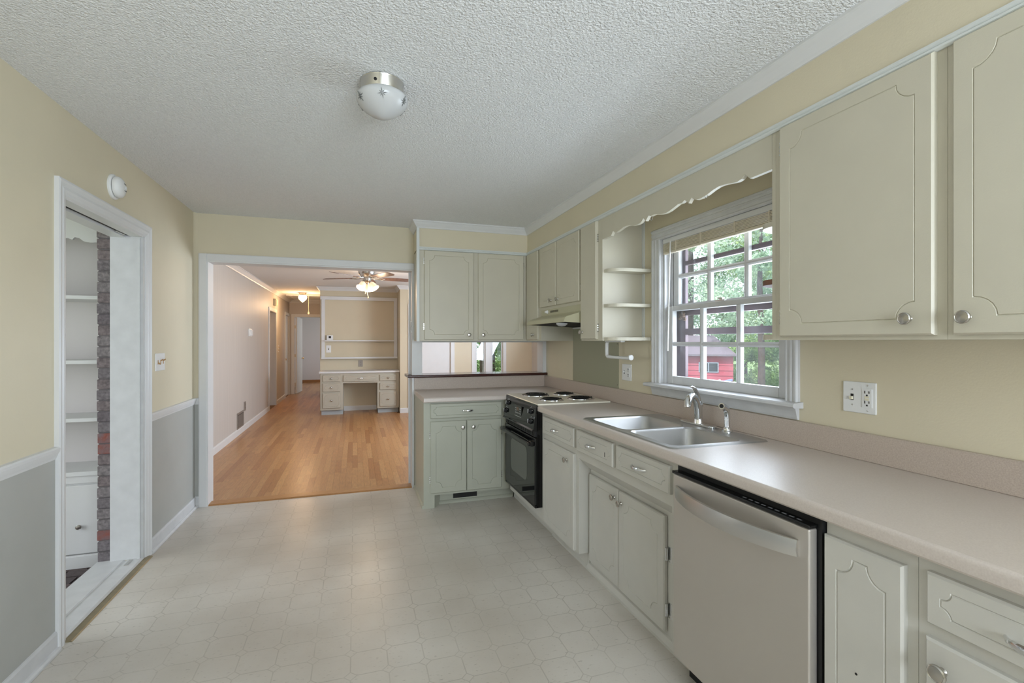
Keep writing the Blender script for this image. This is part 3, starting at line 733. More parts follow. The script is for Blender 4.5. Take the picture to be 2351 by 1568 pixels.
# sink base: two drawer fronts, recessed doors
c = thing('base_cabinet', (1.5, 2.15, 0), 'cream sink cabinet with two drawer fronts above two recessed doors', 'cabinet', 'base kitchen cabinets')
XS = 1.338
MB().box(XF, XF + 0.02, 1.668, 2.629, 0.686, ZB - 0.001).box(XF, XF + 0.075, 1.668, 1.722, 0.105, 0.686).box(XF, XF + 0.075, 2.612, 2.629, 0.105, 0.686).box(XS, XS + 0.02, 1.722, 2.612, 0.0, 0.686).build('body', M_base, c)
MB().prism([(XF, 0.686), (XS, 0.686), (XS, 0.610), (XS - 0.012, 0.612), (XF, 0.676)], 'Y', 1.722, 2.612).build('recess_soffit', M_base, c)
MB().prism([(XTOE - 0.010, 0), (XTOE - 0.010, 0.014), (XTOE, 0.040), (XS + 0.001, 0.046), (XS + 0.001, 0)], 'Y', 1.668, 2.629).box(XTOE, XTOE + 0.018, 2.612, 2.629, 0, 0.105).box(XTOE, XTOE + 0.018, 1.668, 1.722, 0, 0.105).build('toe_board', M_base, c)
d = front('drawer', 'X-', XF, 2.610, 0.724, 0.424, 0.124, M_base, c, gm=0.028, gr=0.026); pull(d, (XF - 0.019, 2.416, 0.787), 'X-')
MB().box(XF - 0.0195, XF - 0.0185, 2.262, 2.267, 0.762, 0.786).build('scratch', M_dark, d)
d = front('drawer', 'X-', XF, 2.150, 0.728, 0.432, 0.120, M_base, c, gm=0.028, gr=0.026); pull(d, (XF - 0.019, 1.940, 0.786), 'X-', 0.11)
d = front('door', 'X-', XS, 2.594, 0.066, 0.336, 0.518, M_base, c, gm=0.045, gr=0.05); knob(d, (XS - 0.019, 2.298, 0.534), 'X-')
hinge(d, (XS - 0.001, 2.599, 0.16), 'X-'); hinge(d, (XS - 0.001, 2.599, 0.46), 'X-')
d = front('door', 'X-', XS - 0.004, 2.246, 0.066, 0.390, 0.518, M_base, c, gm=0.05, gr=0.05); knob(d, (XS - 0.023, 2.222, 0.524), 'X-')
for z in (0.165, 0.415):
    MB().cyl((XS - 0.012, 1.850, z - 0.028), (XS - 0.012, 1.850, z + 0.028), 0.006, 8).box(XS - 0.003, XS + 0.001, 1.818, 1.848, z - 0.034, z + 0.034).build('hinge', M_chrome, d)
# narrow door right of the dishwasher
c = thing('base_cabinet', (1.5, 0.9, 0), 'narrow grey-cream base cabinet door right of the dishwasher without a knob', 'cabinet', 'base kitchen cabinets')
run_body(c, 0.790, 1.022); run_toe(c, 0.790, 1.022)
d = front('door', 'X-', XF, 1.019, 0.115, 0.206, 0.716, M_base, c, gm=0.040, gr=0.045, gw=0.006, gd=0.0035)
for z in (0.50, 0.468): MB().cyl((XF - 0.0195, 0.925, z), (XF - 0.018, 0.925, z), 0.0035, 8).build('screw_hole', M_dark, d)
# drawer stack at the right edge
c = thing('base_cabinet', (1.5, 0.4, 0), 'grey-cream base cabinet drawers at the right edge of the view', 'cabinet', 'base kitchen cabinets')
run_body(c, -0.20, 0.789); run_toe(c, -0.20, 0.789)
d = front('drawer', 'X-', XF, 0.764, 0.724, 0.54, 0.118, M_base, c, gm=0.030, gr=0.026); pull(d, (XF - 0.019, 0.565, 0.775), 'X-', 0.11)
d = front('door', 'X-', XF, 0.766, 0.112, 0.52, 0.580, M_base, c, gm=0.085, gr=0.05); knob(d, (XF - 0.019, 0.730, 0.632), 'X-', 0.019)

# ================================================================== WORKTOP
XN, YN = 1.225, 3.918
ct = thing('worktop', (1.5, 2.0, ZB), 'beige laminate L-shaped worktop with low backsplash', 'worktop')
SX0, SX1, SY0, SY1 = 1.285, 1.772, 1.750, 2.560
m = MB()
m.box(0.523, XR - 0.001, YN + 0.012, YB - 0.001, ZB, 0.914)                                   # back run
m.box(1.80, XR - 0.001, 3.20, YN + 0.012, ZB, 0.914)                                          # strip behind the cooktop
for a, b, p, q in ((XN + 0.012, XR - 0.001, SY1, 3.20), (XN + 0.012, XR - 0.001, -0.22, SY0), (XN + 0.012, SX0, SY0, SY1), (SX1, XR - 0.001, SY0, SY1)):
    m.box(a, b, p, q, ZB, 0.914)
def nose(s): return [(s[0] + 0.0125, 0.914), (s[0] + 0.006, 0.9125), (s[0] + 0.002, 0.9085), (s[0], 0.902), (s[0], 0.879), (s[0] + 0.004, ZB), (s[0] + 0.0125, ZB)]
m.prism(nose((XN,)), 'Y', -0.22, 3.20)
m.prism(nose((YN,)), 'X', 0.523, 1.216)
m.build('top', M_counter, ct, smooth=True, angle=35)
MB().box(0.523, XR - 0.020, YB - 0.020, YB - 0.0005, 0.9135, 1.0275).build('backsplash', M_splash, ct, bevel=0.003, seg=1)
MB().box(XR - 0.019, XR - 0.0005, -0.22, YB - 0.0005, 0.9135, 1.020).build('backsplash', M_splash, ct, bevel=0.003, seg=1)

# ---- sink
def rrect(x0, x1, y0, y1, r, n=6):
    out = []
    for cx, cy, s0 in ((x1 - r, y1 - r, 0), (x0 + r, y1 - r, 1), (x0 + r, y0 + r, 2), (x1 - r, y0 + r, 3)):
        for i in range(n + 1):
            t = PI / 2 * (s0 + i / n); out.append((cx + r * math.cos(t), cy + r * math.sin(t)))
    return out
def sink():
    c = thing('sink', (1.53, 2.15, 0.75), 'stainless steel double bowl sink set into the worktop', 'sink')
    bm = bmesh.new(); zt = 0.9185
    def ring(pts, z): return [bm.verts.new((x, y, z)) for x, y in pts]
    def bridge(p, q):
        for i in range(len(p)): bm.faces.new((p[i], p[(i + 1) % len(p)], q[(i + 1) % len(q)], q[i]))
    def edges(l): return [bm.edges.get((l[i], l[(i + 1) % len(l)])) or bm.edges.new((l[i], l[(i + 1) % len(l)])) for i in range(len(l))]
    o0 = ring(rrect(1.262, 1.792, 1.722, 2.585, 0.035), 0.9142); o1 = ring(rrect(1.268, 1.786, 1.728, 2.579, 0.032), zt + .001); o2 = ring(rrect(1.285, 1.774, 1.744, 2.562, 0.03), zt - 0.002)
    bridge(o0, o1); bridge(o1, o2)
    tops = []
    for y0, y1 in ((2.172, 2.548), (1.768, 2.146)):
        a = ring(rrect(1.306, 1.682, y0, y1, 0.045), zt - 0.0015)
        b = ring(rrect(1.313, 1.675, y0 + 0.007, y1 - 0.007, 0.045), zt - 0.012)
        d = ring(rrect(1.325, 1.663, y0 + 0.018, y1 - 0.018, 0.055), 0.785)
        e = ring(rrect(1.350, 1.638, y0 + 0.042, y1 - 0.042, 0.05), 0.762)
        f = ring([( (1.494) + (x - 1.494) * .12, (y0 + y1) / 2 + (y - (y0 + y1) / 2) * .12) for x, y in rrect(1.350, 1.638, y0 + 0.042, y1 - 0.042, 0.05)], 0.758)
        for p, q in ((a, b), (b, d), (d, e), (e, f)): bridge(p, q)
        bm.faces.new(f); tops.append(a)
    bmesh.ops.triangle_fill(bm, use_beauty=True, edges=sum([edges(l) for l in [o2] + tops], []))
    bmesh.ops.recalc_face_normals(bm, faces=bm.faces)
    org = WL[c]
    for v in bm.verts: v.co -= org
    me = bpy.data.meshes.new('basin'); bm.to_mesh(me); bm.free(); me.materials.append(M_steel)
    me.polygons.foreach_set('use_smooth', [True] * len(me.polygons)); me.set_sharp_from_angle(angle=math.radians(45))
    o = bpy.data.objects.new('basin', me); COL.objects.link(o); o.parent = c; WL[o] = WL[c].copy()
    for y in (2.36, 1.957):
        MB().lathe([(0.042, 0), (0.042, 0.003), (0.030, 0.004), (0.028, -0.002), (0.001, -0.004)], (1.494, y, 0.7595), n=24).build('drain', M_chrome, c, smooth=True)
sink()
# ---- faucet and side sprayer
f = thing('faucet', (1.765, 2.185, 0.917), 'chrome single-lever kitchen faucet on the sink', 'faucet')
MB().prism([(x, y) for x, y in rrect(1.738, 1.790, 2.052, 2.318, 0.025)], 'Z', 0.9165, 0.928).build('base_plate', M_chrome, f, smooth=True, bevel=0.004)
MB().lathe([(0.026, 0), (0.024, 0.012), (0.021, 0.03), (0.021, 0.085), (0.024, 0.095), (0.022, 0.112), (0.012, 0.122), (0.001, 0.124)], (1.765, 2.18, 0.927), n=24).build('body', M_chrome, f, smooth=True)
MB().tube([(1.762, 2.178, 0.95), (1.752, 2.170, 1.00), (1.738, 2.160, 1.040), (1.712, 2.142, 1.072), (1.680, 2.122, 1.084), (1.650, 2.104, 1.078), (1.628, 2.090, 1.060), (1.620, 2.085, 1.030)],
          [0.019, 0.019, 0.018, 0.0175, 0.017, 0.018, 0.019, 0.017], 16).build('spout', M_chrome, f, smooth=True)
MB().tube([(1.766, 2.180, 1.035), (1.760, 2.176, 1.062), (1.744, 2.166, 1.092), (1.716, 2.150, 1.118), (1.684, 2.130, 1.130), (1.668, 2.122, 1.130)],
          [0.016, 0.015, 0.012, 0.010, 0.009, 0.006], 12, sx=0.6, up=(0, 0, 1)).build('lever', M_chrome, f, smooth=True)
s = thing('sprayer', (1.766, 1.968, 0.917), 'small chrome side sprayer on the sink', 'sprayer')
MB().lathe([(0.026, 0), (0.026, 0.005), (0.019, 0.010), (0.017, 0.022), (0.014, 0.026)], (1.766, 1.968, 0.9165), n=20).build('base', M_chrome, s, smooth=True)
MB().tube([(1.766, 1.968, 0.94), (1.766, 1.968, 0.985), (1.764, 1.967, 1.015), (1.752, 1.962, 1.034), (1.730, 1.953, 1.046), (1.712, 1.946, 1.050)], [0.0135, 0.0135, 0.015, 0.017, 0.016, 0.0155], 14).build('spray_head', M_chrome, s, smooth=True)
MB().cyl((1.713, 1.9464, 1.0498), (1.7095, 1.945, 1.0507), 0.010, 14).build('nozzle', M_blackm, s, smooth=True)

# ================================================================== DISHWASHER
dw = thing('dishwasher', (1.5, 1.34, 0), 'stainless steel dishwasher with a curved bar handle', 'dishwasher')
MB().box(1.248, XR - 0.03, 1.026, 1.664, 0.10, 0.868).build('tub', M_blackm, dw)
MB().box(1.30, 1.32, 1.030, 1.660, 0.0, 0.10).build('toe_panel', M_blackm, dw)
dr = MB().box(1.214, 1.246, 1.038, 1.650, 0.11, 0.838).build('door', M_dw, dw, bevel=0.005, seg=3)
MB().box(1.212, 1.248, 1.036, 1.655, 0.839, 0.850).build('control_strip', M_black, dw, bevel=0.002, seg=1)
for k in range(9): MB().box(1.226, 1.232, 1.075 + k * 0.026, 1.090 + k * 0.026, 0.8498, 0.8504).build('button', mat('grey_print', lin(120, 120, 122), .5), dw)
pts = [];
hm = MB(); n = 18; vs = []; fs = []
for i in range(n + 1):
    t = i / n; y = 1.628 - 0.556 * t; s_ = math.sin(PI * t)
    xo = 1.2135 - 0.006 - 0.058 * s_ ** 0.75; hh = 0.024 + 0.004 * s_; zc = 0.772
    th = 0.010 if 0 < i < n else 0.007
    vs += [(xo, y, zc - hh), (xo - 0.004, y, zc), (xo, y, zc + hh), (xo + th, y, zc + hh), (xo + th, y, zc - hh)]
for i in range(n):
    for k in range(5): fs.append((i * 5 + k, i * 5 + (k + 1) % 5, i * 5 + 5 + (k + 1) % 5, i * 5 + 5 + k))
fs += [tuple(range(5)), tuple(range(n * 5, n * 5 + 5))]
hm.add(vs, fs).build('handle', mat('handle_steel', (0.66, 0.65, 0.63), 0.28, 1.0), dr, smooth=True, angle=50)

# ================================================================== RANGE
OY0, OY1, OX = 3.200, 3.910, 1.205
rg = thing('range', (1.5, 3.55, 0.19), 'built-in electric range with black oven front and almond coil cooktop', 'range')
MB().box(OX + 0.016, 1.79, OY0, OY1, 0.190, 0.905).build('oven_body', M_black, rg)
cp_ = MB().prism([(OX + 0.02, 0.904), (OX + 0.012, 0.904), (OX - 0.012, 0.745), (OX - 0.022, 0.738), (OX - 0.022, 0.733), (OX + 0.02, 0.733)], 'Y', OY0, OY1).build('control_panel', M_black, rg)
def pz(z): return OX + 0.012 - 0.024 * (0.904 - z) / 0.159
nrm = Vector((-0.159, 0, -0.024)).normalized(); nrm = Vector((-0.989, 0, 0.149))
for y, z in ((3.835, 0.862), (3.865, 0.795), (3.300, 0.862), (3.275, 0.795)):
    p = Vector((pz(z), y, z))
    k = MB().lathe([(0.022, -0.001), (0.022, 0.004), (0.017, 0.007), (0.016, 0.020), (0.001, 0.021)], p, nrm, 18).build('knob', M_blackm, cp_, smooth=True)
    MB().box(p.x - 0.023, p.x - 0.019, y - 0.0015, y + 0.0015, z - 0.012, z + 0.016).build('pointer', M_plate, k)
    for q in range(5):
        a = PI * (0.1 + 0.2 * q); yy = y + 0.030 * math.cos(a); zz = z + 0.030 * math.sin(a)
        MB().box(pz(zz) - 0.001, pz(zz) + 0.001, yy - 0.0022, yy + 0.0022, zz - 0.0022, zz + 0.0022).build('dial_mark', M_plate, cp_)
dp = MB().box(OX - 0.004, OX + 0.01, 3.480, 3.640, 0.788, 0.872).build('display_panel', M_glassblk, cp_)
MB().box(OX - 0.0046, OX - 0.003, 3.545, 3.595, 0.832, 0.858).build('clock_display', mat('amber_display', lin(104, 72, 48), 0.3), dp)
for yy in (3.500, 3.520, 3.606, 3.624):
    for zz in (0.812, 0.830, 0.848): MB().box(OX - 0.0046, OX - 0.003, yy - 0.005, yy + 0.005, zz - 0.004, zz + 0.004).build('touch_key', mat('grey_key', lin(150, 150, 148), 0.5), dp)
for yy in (3.548, 3.57, 3.59): MB().box(OX - 0.0046, OX - 0.003, yy - 0.006, yy + 0.006, 0.808, 0.816).build('touch_key', MATS['grey_key'], dp)
B('display_trim', OX - 0.006, OX - 0.002, 3.480, 3.640, 0.786, 0.790, M_chrome, dp)
vt = B('vent_strip', OX + 0.004, OX + 0.02, OY0 + 0.006, OY1 - 0.006, 0.690, 0.733, M_blackm, rg)
for k in range(30): B('louver', OX, OX + 0.005, OY0 + 0.03 + k * 0.022, OY0 + 0.038 + k * 0.022, 0.696, 0.720, M_black, vt)
od = MB().box(OX, OX + 0.018, OY0 + 0.004, OY1 - 0.004, 0.205, 0.684).build('oven_door', M_glassblk, rg, bevel=0.004)
pw = rrect(3.366, 3.752, 0.335, 0.588, 0.05)
MB().prism([(y, z) for y, z in pw], 'X', OX - 0.0012, OX + 0.004).build('oven_window', M_ovenwin, od)
MB().box(OX - 0.048, OX - 0.022, OY0 + 0.012, OY1 - 0.012, 0.628, 0.656).box(OX - 0.03, OX + 0.002, OY0 + 0.012, OY0 + 0.09, 0.624, 0.658).box(OX - 0.03, OX + 0.002, OY1 - 0.09, OY1 - 0.012, 0.624, 0.658).build('handle', M_black, od, bevel=0.007, seg=3)
B('kick_trim', OX + 0.002, OX + 0.02, OY0, OY1, 0.1895, 0.203, M_black, rg)
ck = MB().box(1.222, 1.800, 3.188, 3.922, 0.9145, 0.926).build('cooktop', M_stovewhite, rg, bevel=0.004, seg=2)
B('cooktop_edge', 1.218, 1.2235, 3.2, 3.914, 0.904, 0.9195, M_black, rg)
for x, y, r in ((1.415, 3.735, 0.098), (1.665, 3.725, 0.078), (1.415, 3.400, 0.078), (1.665, 3.410, 0.090)):
    bn = MB().lathe([(r + 0.018, 0), (r + 0.016, 0.004), (r + 0.006, 0.003), (r - 0.01, -0.004), (0.001, -0.006)], (x, y, 0.9258), n=32).build('drip_bowl', M_blackm, ck, smooth=True)
    MB().lathe([(r + 0.019, 0), (r + 0.018, 0.0048), (r + 0.009, 0.0046), (r + 0.006, 0.001)], (x, y, 0.9256), n=32).build('trim_ring', M_chrome, bn, smooth=True)
    pts = []; turns = 4; N_ = turns * 20
    for i in range(N_ + 1):
        t = i / N_; a = 2 * PI * turns * t; rr = 0.018 + (r - 0.022) * t
        pts.append((x + rr * math.cos(a), y + rr * math.sin(a), 0.937))
    pts.append((x + r + 0.0, y - 0.01, 0.934))
    MB().tube(pts, 0.0042, 6, up=(0, 0, 1)).build('coil', M_blackm, bn, smooth=True)

# ================================================================== RANGE HOOD
h = thing('range_hood', (1.63, 3.55, 1.5), 'olive green range hood above the cooktop', 'range hood')
HY0, HY1 = 3.162, 3.944
prof = [(XR - 0.002, 1.6375), (XU - 0.001, 1.6375), (XU - 0.001, 1.590), (XU - 0.012, 1.580), (1.430, 1.548), (1.420, 1.540), (1.409, 1.509), (1.415, 1.507), (1.424, 1.530), (1.436, 1.542), (XU, 1.572), (XR - 0.002, 1.572)]
MB().prism(prof, 'Y', HY0 + 0.002, HY1 - 0.002).build('shell', M_olive, h)
side = [(XR - 0.002, 1.6375), (XU - 0.001, 1.6375), (XU - 0.001, 1.590), (XU - 0.012, 1.580), (1.430, 1.548), (1.409, 1.509), (XR - 0.002, 1.490)]
MB().prism(side, 'Y', HY0, HY0 + 0.003).build('side_panel', M_olive, h); MB().prism(side, 'Y', HY1 - 0.003, HY1).build('side_panel', M_olive, h)
MB().prism([(1.418, 1.511), (XR - 0.004, 1.492), (XR - 0.004, 1.560), (1.44, 1.540)], 'Y', HY0 + 0.003, HY1 - 0.003).build('filter_pan', mat('hood_inside_black', lin(10, 10, 11), .7), h)
MB().lathe([(0.045, 0), (0.042, -0.014), (0.026, -0.026), (0.001, -0.030)], (1.50, 3.40, 1.512), n=20).build('lamp_lens', M_frost, h, smooth=True)
B('back_lip', XR - 0.012, XR - 0.003, HY0 + 0.003, HY1 - 0.003, 1.478, 1.49, M_white, h)
k = MB().lathe([(0.016, 0), (0.016, 0.006), (0.011, 0.010), (0.010, 0.024), (0.001, 0.025)], (XU - 0.001, 3.80, 1.616), (-1, 0, 0), 10).build('knob', M_plate, h, smooth=True)
for y0, y1 in ((3.650, 3.740), (3.575, 3.645)): B('grille', XU - 0.0022, XU, y0, y1, 1.607, 1.624, mat('hood_grille', lin(104, 100, 78), .5), h)

# ---- olive splash panel on the wall behind the cooktop
p_ = B('splash_panel', XR - 0.004, XR - 0.0005, 3.160, 3.945, 1.0205, 1.478, M_panelgreen)
tag(p_, 'olive green metal splash panel on the wall behind the cooktop', 'panel')
for y, z in ((3.175, 1.045), (3.175, 1.35)): MB().lathe([(0.005, 0), (0.003, 0.002)], (XR - 0.004, y, z), (-1, 0, 0), 8).build('screw', M_nickel, p_)

# ---- paper towel holder
t = thing('paper_towel_holder', (1.72, 2.93, 1.25), 'empty white plastic paper towel holder under the cabinet', 'holder')
MB().box(1.700, 1.735, 2.875, 3.098, 1.3625, 1.3745).build('mount', M_plate, t, bevel=0.004)
MB().tube([(1.718, 3.088, 1.365), (1.718, 3.096, 1.350), (1.718, 3.098, 1.300), (1.718, 3.096, 1.272), (1.718, 3.084, 1.260), (1.718, 3.02, 1.258), (1.718, 2.80, 1.258), (1.718, 2.775, 1.262)], [0.012, 0.013, 0.013, 0.013, 0.013, 0.011, 0.011, 0.011], 12, sx=1.0, sy=1.0).build('arm', M_plate, t, smooth=True)
MB().lathe([(0.018, 0), (0.018, 0.012), (0.012, 0.016)], (1.718, 2.786, 1.262), (0, -1, 0), 14).build('end_knob', M_plate, t, smooth=True)

# ---- outlets and switches
def plate(name, label, side, plane, a0, a1, z0, z1, cat, col=M_plate, t=0.006):
    o = MB()
    if side == 'X-': o.box(plane - t, plane + 0.0005, a0, a1, z0, z1)
    elif side == 'X+': o.box(plane - 0.0005, plane + t, a0, a1, z0, z1)
    else: o.box(a0, a1, plane - t, plane + 0.0005, z0, z1)
    return tag(o.build(name, col, bevel=0.003, seg=2), label, cat)
def slot(parent, side, plane, a, z, w_, h_, m=M_dark, t=0.0012, name='slot'):
    o = MB()
    if side == 'X-': o.box(plane - t, plane + 0.001, a - w_ / 2, a + w_ / 2, z - h_ / 2, z + h_ / 2)
    elif side == 'X+': o.box(plane - 0.001, plane + t, a - w_ / 2, a + w_ / 2, z - h_ / 2, z + h_ / 2)
    else: o.box(a - w_ / 2, a + w_ / 2, plane - t, plane + 0.001, z - h_ / 2, z + h_ / 2)
    return o.build(name, m, parent)
def sockets(o, side, pl, a, zc, dy=0.020):
    for s_ in (1, -1):
        z = zc + s_ * dy
        slot(o, side, pl, a + 0.008, z + 0.004, 0.003, 0.010); slot(o, side, pl, a - 0.008, z + 0.004, 0.003, 0.009); slot(o, side, pl, a, z - 0.008, 0.006, 0.006)
# switch + gfci right of the window
o = plate('outlet', 'double white wall plate with a switch and ground-fault outlet right of the window', 'X-', XR, 1.299, 1.428, 1.092, 1.212, 'outlet')
pl = XR - 0.006
slot(o, 'X-', pl, 1.331, 1.152, 0.036, 0.070, M_plate, 0.0025, 'receptacle')
sockets(o, 'X-', pl - 0.0022, 1.331, 1.152, 0.019)
slot(o, 'X-', pl - 0.0022, 1.331, 1.156, 0.016, 0.007, M_ivory, 0.002, 'test_button'); slot(o, 'X-', pl - 0.0022, 1.331, 1.147, 0.016, 0.007, M_ivory, 0.002, 'test_button')
slot(o, 'X-', pl, 1.390, 1.152, 0.011, 0.025, M_dark, 0.0012); slot(o, 'X-', pl, 1.390, 1.149, 0.009, 0.012, M_ivory, 0.010, 'toggle')
for y, z in ((1.390, 1.182), (1.390, 1.122), (1.331, 1.200), (1.331, 1.104)): MB().lathe([(0.0035, 0), (0.002, 0.0015)], (pl, y, z), (-1, 0, 0), 8).build('screw', M_nickel, o)
# outlet left of the window
o = plate('outlet', 'white duplex outlet between the olive panel and window', 'X-', XR, 2.985, 3.108, 1.088, 1.206, 'outlet')
pl = XR - 0.006
slot(o, 'X-', pl, 3.020, 1.147, 0.034, 0.068, M_plate, 0.0025, 'receptacle'); sockets(o, 'X-', pl - 0.0022, 3.020, 1.147, 0.019)
slot(o, 'X-', pl, 3.075, 1.147, 0.010, 0.024, M_dark); slot(o, 'X-', pl, 3.075, 1.150, 0.009, 0.012, M_plate, 0.010, 'toggle')
# triple switch on the left wall
o = plate('light_switch', 'white triple switch plate with brown toggles on the left wall', 'X+', XL, 3.778, 3.940, 1.170, 1.288, 'switch')
for i, y in enumerate((3.815, 3.860, 3.905)):
    s_ = slot(o, 'X+', XL + 0.006, y, 1.229, 0.011, 0.026, M_tan, 0.002)
    z = 1.236 if i else 1.222
    MB().prism([(XL + 0.006, z - 0.005), (XL + 0.021, z - (0.010 if not i else -0.006)), (XL + 0.021, z + (0.0 if not i else 0.014)), (XL + 0.006, z + 0.006)], 'Y', y - 0.004, y + 0.004).build('toggle', M_tan, o)

# ---- smoke detector
s = thing('smoke_detector', (XL, 3.20, 2.15), 'round white smoke detector on the wall above the doorway', 'smoke detector')
MB().lathe([(0.068, -0.0005), (0.068, 0.008), (0.062, 0.014)], (XL, 3.195, 2.214), (1, 0, 0), 32).build('base', M_plate, s, smooth=True)
MB().lathe([(0.054, 0.013), (0.054, 0.017)], (XL, 3.195, 2.214), (1, 0, 0), 32).build('vent_gap', M_dark, s)
dm = MB().lathe([(0.056, 0.016), (0.058, 0.026), (0.055, 0.036), (0.044, 0.046), (0.025, 0.052), (0.001, 0.053)], (XL, 3.195, 2.214), (1, 0, 0), 32).build('cover', M_plate, s, smooth=True)
for y, z in ((3.205, 2.236), (3.21, 2.200)): B('slot', XL + 0.045, XL + 0.053, y - 0.013, y + 0.013, z - 0.0015, z + 0.0015, M_dark, dm)
MB().lathe([(0.009, 0.050), (0.009, 0.055), (0.001, 0.056)], (XL, 3.215, 2.218), (1, 0, 0), 14).build('test_button', M_plate, dm, smooth=True)

# ---- ceiling light
lx, ly = 0.105, 2.055
l = thing('ceiling_light', (lx, ly, ZC - 0.15), 'flush ceiling light with chrome ring and frosted star-cut glass bowl', 'ceiling light')
MB().lathe([(0.082, 0.0005), (0.088, -0.004), (0.086, -0.008), (0.085, -0.045), (0.082, -0.050), (0.075, -0.050)], (lx, ly, ZC), n=40).build('ring', M_nickel, l, smooth=True)
gb = MB().lathe([(0.083, -0.046), (0.098, -0.056), (0.104, -0.068), (0.102, -0.080), (0.092, -0.098), (0.074, -0.116), (0.052, -0.131), (0.030, -0.141), (0.012, -0.146), (0.001, -0.147)], (lx, ly, ZC), n=40).build('glass_bowl', M_frost, l, smooth=True)
MB().lathe([(0.006, 0), (0.006, 0.004), (0.002, 0.005)], (lx - 0.03, ly - 0.080, ZC - 0.030), (-0.35, -0.94, 0), 10).build('screw', M_dark, l)
M_cut = mat('cut_glass_dark', lin(112, 114, 112), 0.2)
for ang in (-1.62, -0.58, 0.47, 1.52, 2.57, 3.62):
    d = Vector((math.cos(ang), math.sin(ang), 0)); tg = Vector((-d.y, d.x, 0))
    c0 = Vector((lx, ly, ZC - 0.089)) + d * 0.0985
    upv = (Vector((0, 0, 1)) * 0.874 + d * 0.486).normalized()
    nv = tg.cross(upv); nv = nv if nv.dot(d) > 0 else -nv
    sm = MB()
    for k in range(8):
        a = 2 * PI * k / 8 + 0.2; L_ = 0.021 if k % 2 == 0 else 0.015
        e = tg * math.cos(a) + upv * math.sin(a); q = nv.cross(e); c1 = c0 + nv * 0.0006
        p = [c1 + e * 0.001, c1 + e * L_ * .45 + q * 0.0016, c1 + e * L_ - nv * 0.0012, c1 + e * L_ * .45 - q * 0.0016]
        sm.add(p + [x - nv * 0.003 for x in p], [(0, 1, 2, 3), (7, 6, 5, 4), (0, 4, 5, 1), (1, 5, 6, 2), (2, 6, 7, 3), (3, 7, 4, 0)])
    sm.build('star_cut', M_cut, gb)

# ================================================================== PORCH BEYOND THE LEFT DOORWAY
ZP = -0.18
pf = struct(B('floor_porch', -4.0, XL - 0.20, 1.2, 4.60, ZP - 0.06, ZP - 0.012, M_mortar), 'dark brick floor of the porch beyond the doorway')
y = 2.35; r = 0
while y < 4.07:
    x = XL - 0.275 - (0.10 if r % 2 else 0)
    while x > -2.75:
        MB().box(x - 0.195, x, y, y + 0.095, ZP - 0.02, ZP + random.uniform(-0.004, 0.002)).build('brick', random.choice(M_paver), pf)
        x -= 0.205
    y += 0.105; r += 1
struct(B('wall_porch_far', -4.0, XL - 0.166, 4.42, 4.52, ZP - 0.02, 2.5, M_greywall), 'pale wall behind the porch shelves')
struct(B('wall_porch_near', -4.0, XL - 0.166, 1.0, 1.15, ZP - 0.02, 2.5, M_greywall), 'pale near wall of the porch')
struct(B('ceiling_porch', -4.0, XL - 0.166, 1.0, 4.60, 2.46, 2.56, M_white), 'white porch ceiling')
u = thing('bookcase', (-1.95, 4.25, ZP), 'tall built-in white bookcase with scalloped top seen through the doorway', 'bookcase')
UX0, UX1, UY = -2.62, XL - 0.250, 4.05
B('back_panel', UX0, UX1, 4.385, 4.41, ZP, 2.24, M_greywall, u)
B('side_panel', UX0 - 0.02, UX0, UY, 4.41, ZP, 2.24, M_white, u); B('side_panel', UX1 - 0.02, UX1, UY + 0.02, 4.41, ZP, 2.24, M_white, u)
B('top_panel', UX0, UX1, UY + 0.02, 4.41, 2.215, 2.24, M_white, u)
for z in (1.682, 1.238, 0.842): B('shelf', UX0, UX1 - 0.02, UY + 0.005, 4.385, z - 0.024, z, M_white, u)
B('counter_shelf', UX0, UX1, UY - 0.012, 4.385, 0.452, 0.480, M_white, u)
vp = [(UX0, 2.225), (UX0, 2.10)]
x = UX0
while x < UX1 - 0.05:
    e = min(x + 0.27, UX1); L_ = e - x
    vp += [(x + L_ * 0.06, 2.074), (x + L_ * 0.16, 2.052), (x + L_ * 0.30, 2.046), (x + L_ * 0.5, 2.052), (x + L_ * 0.68, 2.068), (x + L_ * 0.82, 2.070), (x + L_ * 0.92, 2.060), (x + L_ * 0.97, 2.078)]
    x = e
vp += [(UX1, 2.078), (UX1, 2.225)]
MB().prism(vp, 'Y', UY, UY + 0.02).build('valance', M_white, u)
B('crown', UX0, UX1, UY - 0.02, UY + 0.02, 2.205, 2.235, M_white, u)
B('face_frame', UX0, UX1, UY + 0.002, UY + 0.02, 0.40, 0.452, M_white, u); B('face_frame', UX0, UX1, UY + 0.002, UY + 0.02, ZP, -0.09, M_white, u)
B('cabinet_body', UX0, UX1, UY + 0.02, 4.385, ZP, 0.40, M_white, u)
for a in (-1.985, -2.445):
    dd = front('cabinet_door', 'Y-', UY + 0.02, a, -0.085, 0.45, 0.47, M_white, u, groove=False); knob(dd, (-1.79 if a > -2.3 else -2.25, UY + 0.001, 0.105), 'Y-', 0.017)
B('plinth', UX0, UX1, UY - 0.004, UY + 0.002, ZP, -0.10, M_white, u)
bw = struct(B('wall_porch_top', -3.4, XL - 0.275, UY + 0.005, UY + 0.05, 2.2405, 2.46, M_mortar), 'dark brick band above the porch bookcase')
z = 2.246; r = 0
while z < 2.44:
    x = XL - 0.29 - (0.1 if r % 2 else 0)
    while x > -2.6:
        MB().box(x - 0.195, x, UY - 0.006, UY + 0.03, z, z + 0.056).build('brick', M_brickred if random.random() < .5 else random.choice(M_brickgrey), bw); x -= 0.205
    z += 0.0665; r += 1

